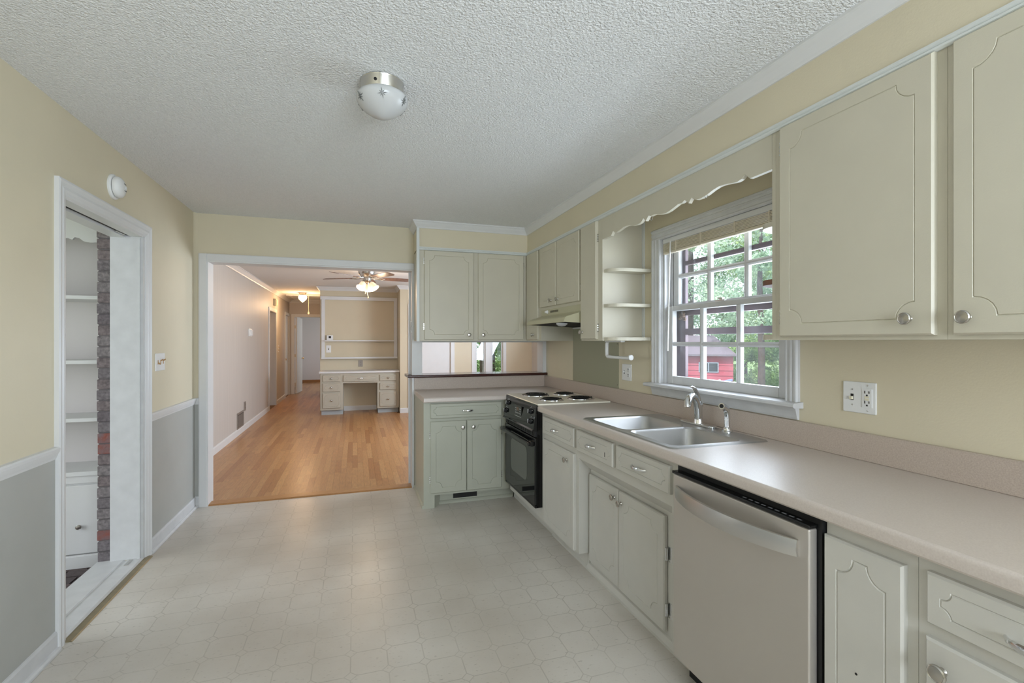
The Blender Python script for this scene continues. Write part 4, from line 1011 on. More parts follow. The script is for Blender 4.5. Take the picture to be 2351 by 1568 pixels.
# ================================================================== DEN
ZD = 2.435
YN0, XN0, XN1 = 10.12, -0.655, 0.812       # nook wall and its ends
YW = 9.47                                  # wall right of the nook
YH, YE = 13.70, 17.50                      # hall end wall, far bedroom wall
struct(MB().box(XDL - 0.2, XDR + 0.15, YD0 - 0.01, YH + 0.1, ZD, ZD + 0.1).box(-3.0, 3.0, YH + 0.1, YE + 0.2, ZD, ZD + 0.1).build('ceiling_den', M_ceil_den), 'white textured ceiling of the den and hall')
# oak strip floor: every board its own piece near the opening, the far ones joined
fl = struct(MB().box(XDL - 1.2, XDR, YD0 - 0.03, YE, -0.08, -0.006).build('floor_den', mat('oak_subfloor', lin(120, 84, 50), .6)), 'oak strip wood floor of the den and hall')
planks = []
SW = 0.057
nx = int((XDR - XDL) / SW) + 1
for i in range(nx):
    x = XDL + i * SW
    y = YD0 - 0.03 - random.uniform(0, 0.7)
    while y < YE:
        L_ = random.choice((0.35, 0.5, 0.65, 0.8, 1.0, 1.2)) * random.uniform(.85, 1.1)
        y0, y1 = max(y, YD0 - 0.03), min(y + L_, YE)
        lim = YN0 if x > XN0 else YE
        if x > XN1 - 0.05: lim = YW
        if y0 < lim and y1 - y0 > 0.02: planks.append((x, y0, min(y1, lim), random.randrange(6)))
        y += L_
def pvis(p):
    cx_, cy_ = p[0], (p[1] + p[2]) / 2
    inside = -0.27 * cy_ < cx_ < 0.112 * cy_ + 0.02
    return (0 if inside else 1, math.hypot(cx_, p[1]))
planks.sort(key=pvis)
PM = []
for k in range(6):
    m_ = MB().box(-0.5, 0.5, 0, 1, -1, 0); me = bpy.data.meshes.new('floor_plank')
    me.from_pydata(m_.v, [], m_.f); me.materials.append(WOODS[k]); PM.append(me)
for x, y0, y1, k in planks[:300]:
    o = bpy.data.objects.new('floor_plank', PM[k]); COL.objects.link(o); o.parent = fl
    zt = 0.0
    o.location = Vector((x + SW / 2, y0 + 0.0003, zt)) - WL[fl]; o.scale = (SW - 0.0007, y1 - y0 - 0.0006, 0.012)
rest = MB()
for x, y0, y1, k in planks[300:]: rest.box(x + 0.0004, x + SW - 0.0004, y0 + 0.0003, y1 - 0.0003, -0.012, 0.0, k)
o = rest.build('floor_planks', WOODS, fl); o['kind'] = 'stuff'

# walls
struct(wall_cells(MB(), 'X', XDL - 0.12, XDL, YD0, YH + 0.1, 0, ZD + 0.02, [(10.62, 11.46, -1, 1.985), (12.90, 13.60, -1, 2.02)]).build('wall_den_left', M_denwall), 'tan den wall on the left running into the hall')
struct(MB().box(XN0, XN1 + 0.001, YN0, YH, 0, ZD + 0.02).build('wall_nook', M_denwall2), 'khaki wall behind the built-in desk')
struct(wall_cells(MB(), 'Y', YW, YW + 0.12, XN1, XDR + 0.15, 0, ZD + 0.02, [(1.035, 1.790, -1, 2.02), (2.282, 2.870, 0.55, 2.05)]).box(XN1 - 0.0005, XN1 + 0.05, YW + 0.12, YN0, 0, ZD + 0.02)
       .build('wall_den_back', M_denwall2), 'tan den wall right of the desk with a door and window')
struct(wall_cells(MB(), 'X', XDR, XDR + 0.10, YD0, YW + 0.12, -0.1, ZD + 0.02, [(5.6, 7.6, 0.8, 2.05)]).build('wall_den_right', M_denwall), 'tan den wall on the right with a window')
struct(MB().box(XR + 0.15, XDR + 0.02, YD0 - 0.06, YD0, -0.1, ZD + 0.1).build('wall_den_front', mat('exterior_brick', lin(132, 110, 102), .85, var=.2, vscale=30)), 'brick outer wall of the den')
struct(wall_cells(MB(), 'Y', YH, YH + 0.1, XDL - 0.12, XN0 + 0.4, 0, ZD + 0.02, [(-1.512, -0.70, -1, 2.01)]).build('wall_hall_end', M_denwall), 'tan wall at the end of the hall with an open door')
struct(MB().box(-1.75, 1.2, YE - 0.001, YE + 0.1, -0.06, ZD).box(-1.85, -1.74, YH + 0.1, YE + 0.1, -0.06, ZD).build('wall_bedroom', M_greywall), 'pale grey bedroom walls beyond the hall')
struct(wall_cells(MB(), 'X', 1.2, 1.3, YH, YE + 0.1, 0, ZD, [(14.6, 16.6, 0.8, 2.0)]).build('wall_bedroom_right', M_greywall), 'bedroom wall with a window, out of view')
struct(MB().box(XDL - 1.3, XDL - 0.12, 10.3, 10.4, -0.06, ZD).box(XDL - 1.3, XDL - 0.12, 11.75, 11.85, 0, ZD).box(XDL - 1.3, XDL - 1.2, 10.3, 11.85, 0, ZD).box(XDL - 1.3, XDL - 0.12, 10.3, 11.85, ZD - 0.01, ZD + .05).build('wall_side_room', M_greywall), 'pale walls of the small room off the hall')
# den trims
cr2 = [(0, ZD - 0.07), (0.010, ZD - 0.07), (0.018, ZD - 0.055), (0.040, ZD - 0.030), (0.055, ZD - 0.014), (0.062, ZD - 0.010), (0.062, ZD), (0, ZD)]
struct(molding(MB(), [(XN0, YH), (XDL, YH), (XDL, YD0)], cr2).build('trim_10', M_white), 'white crown moulding along the den and hall left wall')
struct(molding(MB(), [(XDR, YW), (XN1, YW), (XN1, YN0), (XN0, YN0), (XN0, YH)], cr2).build('trim_11', M_white), 'white crown moulding above the built-in desk')
bd = [(0, 0), (0.014, 0), (0.014, 0.078), (0.008, 0.090), (0, 0.092)]
bb = struct(empty('baseboard_den', (XDL, 8, 0)), 'white baseboards around the den')
for p in ([(XDL, 10.55), (XDL, YD0)], [(XDL, 12.83), (XDL, 11.545)], [(0.96, YW), (XN1 - 0.0, YW)], [(0.40, YN0), (-0.215, YN0)], [(XDR, YW), (1.86, YW)]): molding(MB(), p, bd).build('baseboard', M_white, bb)
struct(MB().box(-1.75, 1.2, YE - 0.016, YE, 0, 0.085).box(-1.74, -1.724, YH + 0.1, YE, 0, 0.085).build('baseboard_bedroom', M_orange), 'brown wooden baseboard in the bedroom')

def casing_frame(d, side, plane, a0, a1, zt, wd=0.07, t=0.016):
    """three boards around an opening on a wall face; side 'X+' for a face at X=plane looking +X, 'Y-' for one looking -Y"""
    def bx(p, q, z0, z1):
        if side == 'X+': B('casing', plane - 0.001, plane + t, p, q, z0, z1, M_white, d, bevel=0.003, seg=1)
        else: B('casing', p, q, plane - t, plane + 0.001, z0, z1, M_white, d, bevel=0.003, seg=1)
    bx(a0 - wd, a0, 0, zt + wd); bx(a1, a1 + wd, 0, zt + wd); bx(a0, a1, zt, zt + wd)
d = struct(empty('door_2', (XDL, 11.04, 0)), 'white cased doorway in the den left wall')
casing_frame(d, 'X+', XDL, 10.62, 11.46, 1.985)
B('jamb', XDL - 0.13, XDL + 0.002, 11.455, 11.462, 0, 1.985, M_white, d); B('jamb', XDL - 0.13, XDL + 0.002, 10.618, 10.625, 0, 1.985, M_white, d); B('head_jamb', XDL - 0.13, XDL + 0.002, 10.62, 11.46, 1.98, 1.99, M_white, d)
sl = B('door', XDL - 0.84, XDL - 0.12, 11.40, 11.44, 0.008, 1.975, M_greywall, d)
d = struct(empty('door_3', (XDL, 13.25, 0)), 'white closet door at the end of the hall left wall')
casing_frame(d, 'X+', XDL, 12.90, 13.60, 2.02)
sl = B('door', XDL - 0.07, XDL - 0.025, 12.90, 13.60, 0.008, 2.015, M_white, d)
MB().lathe([(0.012, 0), (0.010, 0.02), (0.026, 0.03), (0.028, 0.042), (0.018, 0.052), (0.001, 0.054)], (XDL - 0.026, 12.98, 0.93), (1, 0, 0), 14).build('knob', mat('brass', (0.55, 0.36, 0.16), 0.25, 1.0), sl, smooth=True)
d = struct(empty('door_4', (-1.1, YH, 0)), 'white bedroom door standing open at the end of the hall')
casing_frame(d, 'Y-', YH, -1.512, -0.70, 2.01, 0.072)
B('jamb', -1.514, -1.504, YH - 0.002, YH + 0.11, 0, 2.01, M_white, d); B('head_jamb', -1.51, -0.70, YH - 0.002, YH + 0.11, 2.005, 2.012, M_white, d)
sl = MB().prism([(-1.492, YH + 0.075), (-1.452, YH + 0.075), (-1.395, YH + 0.80), (-1.435, YH + 0.80)], 'Z', 0.008, 2.0).build('door', M_white, d)
MB().lathe([(0.012, 0), (0.010, 0.02), (0.026, 0.03), (0.028, 0.042), (0.018, 0.052), (0.001, 0.054)], (-1.402, YH + 0.73, 0.91), (1, 0, 0), 14).build('knob', MATS['brass'], sl, smooth=True)
for z in (0.25, 1.0, 1.75): B('hinge', -1.506, -1.49, YH + 0.060, YH + 0.074, z - 0.04, z + 0.04, MATS['brass'], sl)
d = struct(empty('door_5', (1.41, YW, 0)), 'white flush door in the den wall seen over the bar')
casing_frame(d, 'Y-', YW, 1.035, 1.790, 2.02, 0.075)
sl = B('door', 1.035, 1.790, YW + 0.02, YW + 0.06, 0.008, 2.015, M_white, d)
MB().lathe([(0.012, 0), (0.010, 0.02), (0.026, 0.03), (0.028, 0.042), (0.018, 0.052), (0.001, 0.054)], (1.10, YW + 0.021, 0.93), (0, -1, 0), 14).build('knob', MATS['brass'], sl, smooth=True)
# den window seen through the pass-through
w2 = struct(empty('window_2', (2.58, YW, 0.55)), 'white double den window seen through the pass-through')
for a0, a1 in ((2.216, 2.282), (2.870, 2.936)): B('casing', a0, a1, YW - 0.016, YW + 0.001, 0.50, 2.12, M_white, w2)
B('casing', 2.282, 2.870, YW - 0.016, YW + 0.001, 2.05, 2.12, M_white, w2); B('sill', 2.20, 2.95, YW - 0.05, YW + 0.1, 0.52, 0.55, M_white, w2)
B('mullion', 2.500, 2.612, YW - 0.012, YW + 0.10, 0.55, 2.05, M_white, w2)
for a0, a1 in ((2.282, 2.500), (2.612, 2.870)):
    s = MB().box(a0, a0 + 0.045, YW + 0.03, YW + 0.07, 0.55, 2.05).box(a1 - 0.025, a1, YW + 0.03, YW + 0.07, 0.55, 2.05).box(a0, a1, YW + 0.03, YW + 0.07, 0.55, 0.61).box(a0, a1, YW + 0.03, YW + 0.07, 1.99, 2.05).build('sash', M_white, w2)
    B('pane', a0 + 0.04, a1 - 0.02, YW + 0.048, YW + 0.052, 0.6, 2.0, M_glass, s)
w3 = struct(MB().box(XDR + 0.04, XDR + 0.1, 5.6, 5.66, 0.8, 2.05).box(XDR + 0.04, XDR + 0.1, 7.54, 7.6, 0.8, 2.05).box(XDR + 0.04, XDR + 0.1, 5.66, 7.54, 0.8, 0.86).box(XDR + 0.04, XDR + 0.1, 5.66, 7.54, 1.99, 2.05).box(XDR + 0.04, XDR + 0.1, 6.57, 6.63, 0.86, 1.99).build('window_3', M_white), 'white den side window, out of view')
B('pane', XDR + 0.068, XDR + 0.072, 5.66, 6.57, 0.86, 1.99, M_glass, w3); B('pane', XDR + 0.068, XDR + 0.072, 6.63, 7.54, 0.86, 1.99, M_glass, w3)

# attic hatch and hall light
ah = struct(MB().box(-1.50, -0.74, 12.05, 12.10, ZD - 0.018, ZD + 0.001).box(-1.50, -0.74, 13.28, 13.33, ZD - 0.018, ZD + 0.001).box(-1.50, -1.45, 12.10, 13.28, ZD - 0.018, ZD + 0.001).box(-0.79, -0.74, 12.10, 13.28, ZD - 0.018, ZD + 0.001).build('trim_12', M_white), 'white trim around the attic hatch in the hall ceiling')
B('hatch_panel', -1.45, -0.79, 12.10, 13.28, ZD - 0.008, ZD + 0.001, M_ceil_den, ah)
hl = thing('hall_light', (-1.10, 11.50, ZD - 0.2), 'lit acorn-shaped glass ceiling light in the hall', 'ceiling light')
M_shade_hall = emit('hall_shade_lit', (1.0, 0.86, 0.66), 1.6)
MB().lathe([(0.085, 0.0005), (0.085, -0.012), (0.06, -0.030), (0.055, -0.05)], (-1.10, 11.50, ZD), n=24).build('canopy', mat('brass_canopy', (0.5, 0.36, 0.24), .3, 1.0), hl, smooth=True)
MB().lathe([(0.055, -0.048), (0.085, -0.07), (0.092, -0.10), (0.082, -0.135), (0.05, -0.17), (0.015, -0.20), (0.001, -0.21)], (-1.10, 11.50, ZD), n=24).build('glass_shade', M_shade_hall, hl, smooth=True)
pd = bpy.data.lights.new('hall_bulb', 'POINT'); pd.energy = 22; pd.color = (1.0, 0.64, 0.36); pd.shadow_soft_size = 0.09
po = bpy.data.objects.new('hall_bulb', pd); COL.objects.link(po); po.location = (-1.10, 11.50, ZD - 0.30)
cd = thing('pull_cord', (-1.03, 12.10, 1.98), 'attic hatch pull cord hanging from the hall ceiling', 'cord')
MB().tube([(-1.03, 12.10, ZD - 0.016), (-1.032, 12.10, 2.2), (-1.03, 12.10, 2.06)], 0.006, 6).build('cord', M_ivory, cd)
MB().lathe([(0.008, 0), (0.022, 0.012), (0.018, 0.05), (0.006, 0.075)], (-1.03, 12.10, 1.99), n=12).build('tassel', M_ivory, cd, smooth=True)

# ---- wall fittings of the den left wall
def sw_x(name, label, y0, y1, z0, z1, cat, m=M_plate, t=0.02): return tag(B(name, XDL - 0.0005, XDL + t, y0, y1, z0, z1, m, bevel=0.004), label, cat)
o = sw_x('wall_switch', 'white thermostat cover high on the den left wall', 8.66, 8.86, 1.45, 1.57, 'thermostat'); B('cover', XDL + 0.018, XDL + 0.035, 8.72, 8.85, 1.465, 1.555, M_plate, o, bevel=0.004)
o = sw_x('door_chime', 'beige door chime box above the hall doorway', 11.14, 11.40, 2.12, 2.26, 'chime', M_ivory, 0.05); B('cover', XDL + 0.048, XDL + 0.058, 11.17, 11.37, 2.14, 2.24, M_ivory, o)
o = sw_x('light_switch', 'small double switch plate past the hall doorway', 11.76, 11.88, 1.13, 1.29, 'switch', M_plate, 0.006)
for z in (1.24, 1.175): B('toggle', XDL + 0.005, XDL + 0.018, 11.81, 11.83, z - 0.012, z + 0.012, M_tan, o)
vt = thing('wall_vent', (XDL, 8.09, 0.07), 'grey metal air register low on the den left wall', 'vent')
M_vent = mat('vent_grey_metal', lin(150, 142, 134), 0.4, 0.3)
B('frame', XDL - 0.0005, XDL + 0.008, 7.87, 8.30, 0.085, 0.325, M_vent, vt, bevel=0.003)
B('recess', XDL + 0.006, XDL + 0.0095, 7.90, 8.27, 0.115, 0.295, M_dark, vt)
for k in range(14): B('louver', XDL + 0.008, XDL + 0.013, 7.905 + k * 0.026, 7.918 + k * 0.026, 0.12, 0.29, M_vent, vt)
o = tag(B('cable_plate', XDL - 0.0005, XDL + 0.01, 8.33, 8.44, 0.30, 0.44, M_vent, bevel=0.003), 'small grey outlet plate beside the wall vent', 'outlet')
sockets(o, 'X+', XDL + 0.01, 8.385, 0.37, 0.025)

# ---- built-in shelf frame above the desk
sf = thing('wall_shelf', (0.1, YN0, 1.03), 'white framed wall shelf board above the built-in desk', 'shelf')
sx0, sx1 = -0.628, 0.806
for a in (B('frame_board', sx0, sx0 + 0.062, YN0 - 0.04, YN0 + 0.001, 1.045, 2.235, M_white, sf), B('frame_board', sx1 - 0.062, sx1, YN0 - 0.04, YN0 + 0.001, 1.045, 2.235, M_white, sf),
          B('frame_board', sx0 - 0.02, sx1, YN0 - 0.045, YN0 + 0.001, 2.185, 2.250, M_white, sf)): pass
B('shelf', sx0, sx1, YN0 - 0.12, YN0 + 0.001, 1.030, 1.060, M_white, sf); B('shelf', sx0 + 0.06, sx1 - 0.06, YN0 - 0.12, YN0 + 0.001, 1.372, 1.392, M_white, sf)
th = thing('thermostat', (-0.475, YN0 - 0.06, 1.392), 'small white digital thermostat standing on the wall shelf', 'thermostat')
B('case', -0.535, -0.415, YN0 - 0.075, YN0 - 0.045, 1.3915, 1.492, M_plate, th, bevel=0.012, seg=3); B('screen', -0.495, -0.452, YN0 - 0.0765, YN0 - 0.0740, 1.430, 1.470, M_dark, th)
o = plate('light_switch', 'white switch plate below the wall shelf on the left', 'Y-', YN0, -0.545, -0.455, 1.150, 1.290, 'switch'); slot(o, 'Y-', YN0 - 0.006, -0.500, 1.222, 0.016, 0.040)
slot(o, 'Y-', YN0 - 0.006, -0.500, 1.226, 0.010, 0.016, M_ivory, 0.012, 'toggle')
o = plate('outlet', 'grey outlet plate between the wall shelf and desk', 'Y-', YN0, 0.055, 0.140, 0.865, 0.995, 'outlet', M_vent); sockets(o, 'Y-', YN0 - 0.006, 0.0975, 0.93, 0.026)

# ---- built-in desk
YF2 = 9.585
dk = thing('desk', (0.09, 9.85, 0), 'greige built-in desk with drawers on both sides of the kneehole', 'desk')
B('desk_top', -0.640, XN1 - 0.001, YF2 - 0.03, YN0 - 0.0005, 0.775, 0.808, M_white, dk, bevel=0.004)
for x0, x1 in ((-0.615, -0.218), (0.400, 0.803)):
    B('pedestal', x0, x1, YF2, YN0 - 0.0005, 0.092, 0.775, M_desk, dk); B('toe_kick', x0 + 0.012, x1 - 0.006, YF2 + 0.065, YN0 - 0.02, 0, 0.092, mat('desk_toe_blue_grey', lin(170, 176, 178), .5), dk)
B('apron', -0.218, 0.400, YF2, YF2 + 0.02, 0.585, 0.775, M_desk, dk); B('drawer_box', -0.200, 0.385, YF2 + 0.02, 10.05, 0.60, 0.765, M_desk, dk)
for a, z0, w_, h_, kx in ((-0.573, 0.620, 0.308, 0.118, -0.42), (-0.573, 0.435, 0.308, 0.155, -0.42), (-0.573, 0.128, 0.308, 0.282, -0.42), (0.443, 0.618, 0.312, 0.114, 0.60), (0.443, 0.445, 0.312, 0.130, 0.60), (0.443, 0.126, 0.312, 0.280, 0.60)):
    dd = front('drawer', 'Y-', YF2, a, z0, w_, h_, M_desk, dk, gm=0.03, gr=0.03)
    knob(dd, (kx, YF2 - 0.019, z0 + h_ / 2), 'Y-', 0.017)
dd = front('drawer', 'Y-', YF2, -0.215, 0.614, 0.622, 0.122, M_desk, dk, gm=0.03, gr=0.03); pull(dd, (0.09, YF2 - 0.019, 0.675), 'Y-', 0.11)

# ---- ceiling fan with three lamps
fx, fy = 0.155, 7.30
fn = thing('ceiling_fan', (fx, fy, 2.0), 'nickel ceiling fan with walnut blades and lit tulip glass shades', 'ceiling fan')
MB().lathe([(0.10, 0.0005), (0.115, -0.02), (0.120, -0.06), (0.110, -0.10), (0.080, -0.130), (0.07, -0.14)], (fx, fy, ZD), n=32).build('motor_housing', M_nickel, fn, smooth=True)
MB().lathe([(0.070, -0.138), (0.072, -0.148), (0.055, -0.155), (0.055, -0.185), (0.068, -0.195), (0.045, -0.215), (0.001, -0.22)], (fx, fy, ZD), n=24).build('light_kit', M_nickel, fn, smooth=True)
for k in range(5):
    a = math.radians(10 + 72 * k); d = Vector((math.cos(a), math.sin(a), 0)); q = Vector((-d.y, d.x, 0))
    zb = ZD - 0.150; c0 = Vector((fx, fy, zb)); tilt = 0.20
    up = (Vector((0, 0, 1)) + q * tilt).normalized(); qq = (q - Vector((0, 0, 1)) * tilt).normalized()
    br = MB()
    br.tube([c0 + d * 0.06 + Vector((0, 0, 0.01)), c0 + d * 0.12 - up * 0.008, c0 + d * 0.20 - up * 0.006], [0.010, 0.009, 0.012], 8)
    br.tube([c0 + d * 0.15 + qq * 0.030 - up * 0.004, c0 + d * 0.21 + qq * 0.042 - up * 0.006, c0 + d * 0.26 - up * 0.006, c0 + d * 0.21 - qq * 0.042 - up * 0.006, c0 + d * 0.15 - qq * 0.030 - up * 0.004], 0.007, 6)
    br.build('blade_iron', M_nickel, fn, smooth=True)
    out = [(0.20, 0.045), (0.24, 0.055), (0.45, 0.066), (0.60, 0.070), (0.645, 0.058), (0.66, 0.03)]
    pl_ = [(r_, h_) for r_, h_ in out] + [(r_, -h_) for r_, h_ in reversed(out)]
    vs = [c0 + d * r_ + qq * h_ + up * 0.003 for r_, h_ in pl_] + [c0 + d * r_ + qq * h_ - up * 0.003 for r_, h_ in pl_]
    n = len(pl_)
    MB().add(vs, [tuple(range(n)), tuple(range(2 * n - 1, n - 1, -1))] + [(i, i + n, (i + 1) % n + n, (i + 1) % n) for i in range(n)]).build('blade', M_blade, fn)
M_shade = emit('fan_shade_lit', (1.0, 0.78, 0.55), 0.5)
M_bulb = emit('fan_bulb_lit', (1.0, 0.92, 0.80), 4.0)
for a in (-2.25, -0.55, 1.35):
    d = Vector((math.cos(a), math.sin(a), 0)); ax = (d * 0.62 - Vector((0, 0, 0.80))).normalized(); c0 = Vector((fx, fy, ZD - 0.195)) + d * 0.045
    MB().lathe([(0.014, 0), (0.020, 0.02), (0.024, 0.04)], c0, ax, 14).build('socket', M_nickel, fn, smooth=True)
    sh = MB().lathe([(0.024, 0.035), (0.036, 0.045), (0.045, 0.068), (0.049, 0.095), (0.055, 0.120), (0.067, 0.140), (0.065, 0.140), (0.051, 0.120), (0.045, 0.095), (0.041, 0.068), (0.032, 0.049), (0.020, 0.039)], c0, ax, 20).build('glass_shade', M_shade, fn, smooth=True)
    MB().lathe([(0.014, 0.045), (0.026, 0.075), (0.030, 0.095), (0.022, 0.112), (0.001, 0.118)], c0, ax, 14).build('bulb', M_bulb, sh, smooth=True)
    pd = bpy.data.lights.new('fan_lamp', 'POINT'); pd.energy = 6; pd.color = (1.0, 0.76, 0.52); pd.shadow_soft_size = 0.06
    po = bpy.data.objects.new('fan_lamp', pd); COL.objects.link(po); po.location = c0 + ax * 0.20
MB().tube([(fx + 0.005, fy - 0.02, ZD - 0.215), (fx + 0.005, fy - 0.02, ZD - 0.36), (fx + 0.02, fy - 0.02, ZD - 0.42)], 0.0035, 6).build('pull_chain', M_ivory, fn)
MB().tube([(fx - 0.02, fy - 0.02, ZD - 0.215), (fx - 0.02, fy - 0.02, ZD - 0.38)], 0.003, 6).build('pull_chain', M_ivory, fn)
MB().lathe([(0.006, 0), (0.009, 0.01), (0.004, 0.03)], (fx + 0.02, fy - 0.02, ZD - 0.445), n=8).build('pull_fob', M_tan, fn)

# ================================================================== OUTDOORS
ZG = -1.15
struct(B('ground', -40, 70, -25, 75, ZG - 0.2, ZG, M_grass), 'green lawn outside the house')
# foundation so the house stands on the ground
struct(MB().box(XL - 0.3, XR + 0.15, YK - 0.1, YD0, ZG, -0.10).box(XDL - 1.3, XDR + 0.10, YD0, YE + .1, ZG, -0.10).build('wall_foundation', mat('foundation_block', lin(120, 110, 104), .9)), 'masonry foundation below the house')
# unseen roof slab added to keep the sun off the rooms
struct(MB().box(-4.2, XR + 0.35, YK - 0.4, YD0, 2.60, 2.75).box(XDL - 1.5, XDR + 0.4, YD0, YE + 0.4, 2.60, 2.75).build('roof_sun_block', mat('roof_shingle', lin(90, 84, 82), .9)), 'unseen flat roof slab added to block the sun over the rooms')

# shed: front wall faces the house
sd = thing('shed', (11.0, 14.0, ZG), 'red garden shed with grey roof seen through the window', 'shed')
ux = Vector((0.790, -0.613, 0)).normalized(); uy = Vector((0.613, 0.790, 0)).normalized()
c0 = Vector((11.90, 13.00, ZG))                                # right front corner
def SP(a, b, z): return c0 - ux * a + uy * b + Vector((0, 0, z))   # a = to the left along the front, b = back
WS, DS, HS = 2.9, 2.4, 2.06
def sbox(mb, a0, a1, b0, b1, z0, z1):
    return mb.add([SP(a0, b0, z0), SP(a1, b0, z0), SP(a1, b1, z0), SP(a0, b1, z0), SP(a0, b0, z1), SP(a1, b0, z1), SP(a1, b1, z1), SP(a0, b1, z1)],
                  [(0, 3, 2, 1), (4, 5, 6, 7), (0, 1, 5, 4), (1, 2, 6, 5), (2, 3, 7, 6), (3, 0, 4, 7)])
sbox(MB(), 0, WS, 0.02, DS, 0, HS).build('wall', M_shed, sd)
nb = 12
for k in range(nb):
    z = k * (HS / nb); m_ = MB()
    m_.add([SP(-0.01, 0.0, z), SP(WS, 0.0, z), SP(WS, 0.03, z), SP(-0.01, 0.03, z), SP(-0.01, 0.016, z + HS / nb), SP(WS, 0.016, z + HS / nb), SP(WS, 0.03, z + HS / nb), SP(-0.01, 0.03, z + HS / nb)],
           [(0, 3, 2, 1), (4, 5, 6, 7), (0, 1, 5, 4), (1, 2, 6, 5), (2, 3, 7, 6), (3, 0, 4, 7)]).build('siding_board', M_shed, sd)
r = MB()
r.add([SP(-0.10, -0.18, HS - 0.03), SP(WS + .1, -0.18, HS - 0.03), SP(WS + .1, DS / 2, HS + 0.62), SP(0.55, DS / 2, HS + 0.62), SP(-0.10, DS + .18, HS - .03), SP(WS + .1, DS + .18, HS - .03),
       SP(-0.10, -0.18, HS + 0.03), SP(WS + .1, -0.18, HS + 0.03), SP(WS + .1, DS / 2, HS + 0.68), SP(0.55, DS / 2, HS + 0.68), SP(-0.10, DS + .18, HS + .03), SP(WS + .1, DS + .18, HS + .03)],
      [(0, 1, 2, 3), (3, 2, 5, 4), (0, 3, 4), (6, 9, 8, 7), (9, 10, 11, 8), (6, 10, 9), (0, 6, 7, 1), (1, 7, 8, 2), (2, 8, 11, 5), (5, 11, 10, 4), (4, 10, 6, 0)])
r.build('roof', M_shedroof, sd)
sw = sbox(MB(), 0.44, 1.06, -0.02, 0.02, 1.48, 1.82).build('window', M_shedtrim, sd)
for a0, a1 in ((0.47, 0.735), (0.765, 1.03)): sbox(MB(), a0, a1, -0.026, 0.0, 1.51, 1.79).build('pane', mat('shed_dark_glass', lin(54, 60, 66), .1), sw)
cl = thing('yard_clutter', (11.2, 12.0, ZG), 'blue and white clutter on the lawn before the red shed', 'clutter')
for a, b, z, r_, m_ in ((0.25, -0.7, 1.10, 0.16, 'b'), (0.60, -0.75, 1.08, 0.12, 'w'), (0.9, -0.7, 1.02, 0.14, 'w')):
    p = SP(a, b, z + 0.10)
    MB().tube([p + Vector((0, 0, -1.0)), p + Vector((0.05, 0.02, -0.3)), p + Vector((-0.03, 0.03, 0.02)), p + ux * 0.18 + Vector((0, 0, 0.10))], [r_ * .9, r_, r_ * .6, r_ * .25], 7).build('bundle', mat('tarp_blue', lin(120, 130, 186), .6) if m_ == 'b' else M_plate, cl)

# trees
def leaf_mesh(name, n, clusters, size, seed, material):
    g = np.random.default_rng(seed)
    k = g.integers(0, len(clusters), n); cl_ = np.array(clusters)[k]
    p = g.normal(size=(n, 3)); p /= np.linalg.norm(p, axis=1)[:, None]; p *= (g.random((n, 1)) ** 0.45)
    pos = cl_[:, :3] + p * cl_[:, 3:4] * np.array([1, 1, 0.8])
    a = g.normal(size=(n, 3)); a /= np.linalg.norm(a, axis=1)[:, None]
    b = np.cross(a, g.normal(size=(n, 3))); b /= np.linalg.norm(b, axis=1)[:, None]
    s = size * (0.6 + 0.8 * g.random((n, 1)))
    v = np.stack([pos - a * s, pos - b * s * .55, pos + a * s, pos + b * s * .55], 1).reshape(-1, 3)
    f = np.arange(4 * n).reshape(-1, 4)
    me = bpy.data.meshes.new(name); me.from_pydata(v.tolist(), [], f.tolist()); me.materials.append(material)
    return me
def crown(seed, r, z0, z1, nc):
    g = random.Random(seed); out = []
    for _ in range(nc):
        t = g.random(); a = g.random() * 2 * PI; rr = r * (0.25 + 0.75 * g.random()) * (1 - 0.45 * abs(t - .45) / .55)
        out.append((rr * math.cos(a), rr * math.sin(a), z0 + (z1 - z0) * t, g.uniform(0.55, 1.15) * r / 3.0))
    return out
KIND = []
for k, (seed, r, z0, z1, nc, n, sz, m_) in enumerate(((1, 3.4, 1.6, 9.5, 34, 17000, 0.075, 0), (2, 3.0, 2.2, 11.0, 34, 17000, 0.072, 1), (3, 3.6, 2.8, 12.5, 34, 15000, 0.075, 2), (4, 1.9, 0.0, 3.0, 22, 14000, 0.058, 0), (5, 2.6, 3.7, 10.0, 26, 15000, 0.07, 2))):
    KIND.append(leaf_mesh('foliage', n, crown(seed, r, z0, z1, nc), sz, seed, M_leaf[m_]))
def trunk_mesh(h_, r_):
    m_ = MB().tube([(0, 0, 0), (0.05, 0.02, h_ * .3), (-0.04, 0.05, h_ * .65), (0.03, 0, h_)], [r_ * 1.25, r_, r_ * .8, r_ * .4], 10)
    me = bpy.data.meshes.new('trunk'); me.from_pydata([tuple(p) for p in m_.v], [], m_.f); me.materials.append(M_bark); return me
TR = [trunk_mesh(7.5, 0.16), trunk_mesh(8.5, 0.14), trunk_mesh(9.5, 0.2), trunk_mesh(1.6, 0.05), trunk_mesh(8.0, 0.12)]
def tree(x, y, kind, rot, s, label, group):
    t = thing('shrub' if kind == 3 else 'tree', (x, y, ZG), label, 'shrub' if kind == 3 else 'tree', group)
    for nm, me in (('foliage', KIND[kind]), ('trunk', TR[kind])):
        o = bpy.data.objects.new(nm, me); COL.objects.link(o); o.parent = t; o.rotation_euler = (0, 0, rot)
        if nm == 'foliage': o['kind'] = 'stuff'
    t.scale = (s, s, s)
def polar(deg, d): return (d * math.sin(math.radians(deg)), d * math.cos(math.radians(deg)))
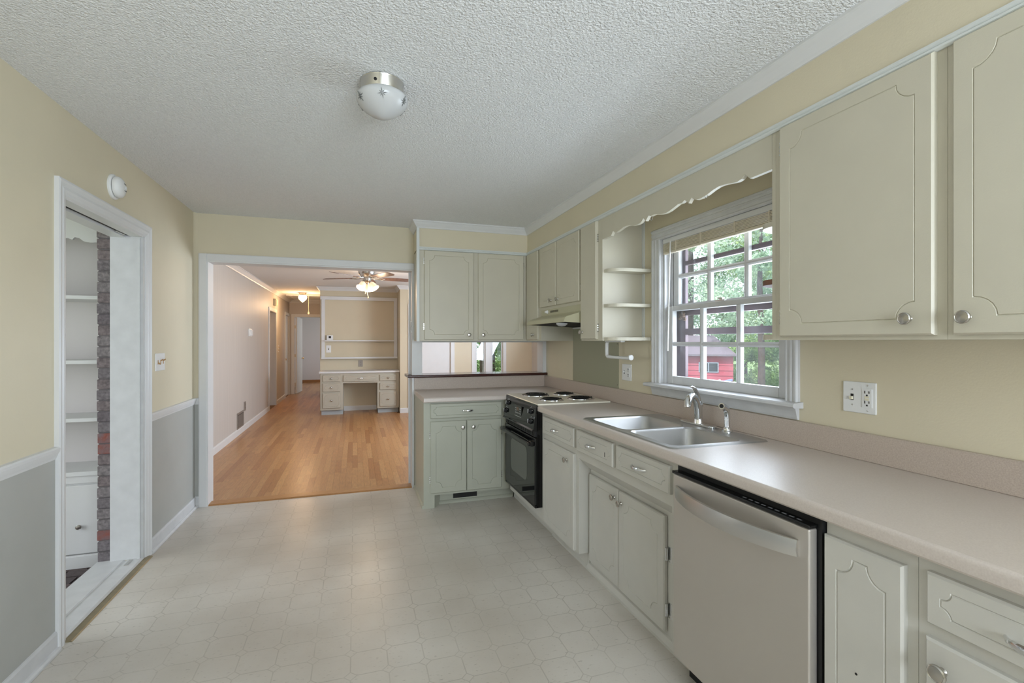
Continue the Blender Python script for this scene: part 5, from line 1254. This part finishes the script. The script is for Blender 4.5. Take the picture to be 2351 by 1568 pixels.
spots = [(45.2, 18.0, 4, .3, .85, 'dark trunked tree in front of the woods right of the shed'), (31.5, 25, 0, 1.0, 1.0, 'leafy green tree behind the left end of the shed'),
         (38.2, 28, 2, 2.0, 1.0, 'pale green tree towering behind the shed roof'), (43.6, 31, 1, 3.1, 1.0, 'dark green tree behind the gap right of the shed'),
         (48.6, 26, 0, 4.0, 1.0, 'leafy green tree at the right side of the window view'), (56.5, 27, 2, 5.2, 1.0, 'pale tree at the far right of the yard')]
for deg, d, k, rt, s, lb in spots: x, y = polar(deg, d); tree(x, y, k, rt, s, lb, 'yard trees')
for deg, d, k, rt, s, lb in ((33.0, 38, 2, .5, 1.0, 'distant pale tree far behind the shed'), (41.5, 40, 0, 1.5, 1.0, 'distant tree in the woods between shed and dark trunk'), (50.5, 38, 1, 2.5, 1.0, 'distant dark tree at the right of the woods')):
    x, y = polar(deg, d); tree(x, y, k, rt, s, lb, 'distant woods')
for deg, d, rt, s, lb in ((44.2, 22.5, .3, .85, 'low green shrub right of the red shed'), (48.0, 20.4, 1.2, .9, 'low green shrub just right of the dark tree trunk'), (53.6, 20, 4.0, 1.0, 'low green shrub at the right end of the yard')):
    x, y = polar(deg, d); tree(x, y, 3, rt, s, lb, 'shrubs at the edge of the woods')
tree(4.9, 17.5, 0, 2.0, 0.8, 'green tree outside the den window', 'yard trees'); tree(6.9, 26.0, 1, 0.7, 1.0, 'dark tree beyond the den window', 'yard trees')
# brick wing seen through the den window's left pane
bwing = struct(MB().box(2.715, 2.86, 10.6, 10.8, ZG, 2.6).build('wall_brick_wing', mat('pale_wing_mortar', lin(176, 170, 166), .9)), 'grey brick wall outside the den window')
z = 0.55; r = 0
while z < 2.2:
    x = 2.62 + (0.1 if r % 2 else 0)
    while x < 2.86:
        MB().box(max(x, 2.712) + 0.004, min(x + 0.199, 2.862), 10.59, 10.62, z, z + 0.0565).build('brick', mat('brick_pale', lin(206, 198, 196), .85, var=.08, vscale=30), bwing); x += 0.205
    z += 0.0665; r += 1
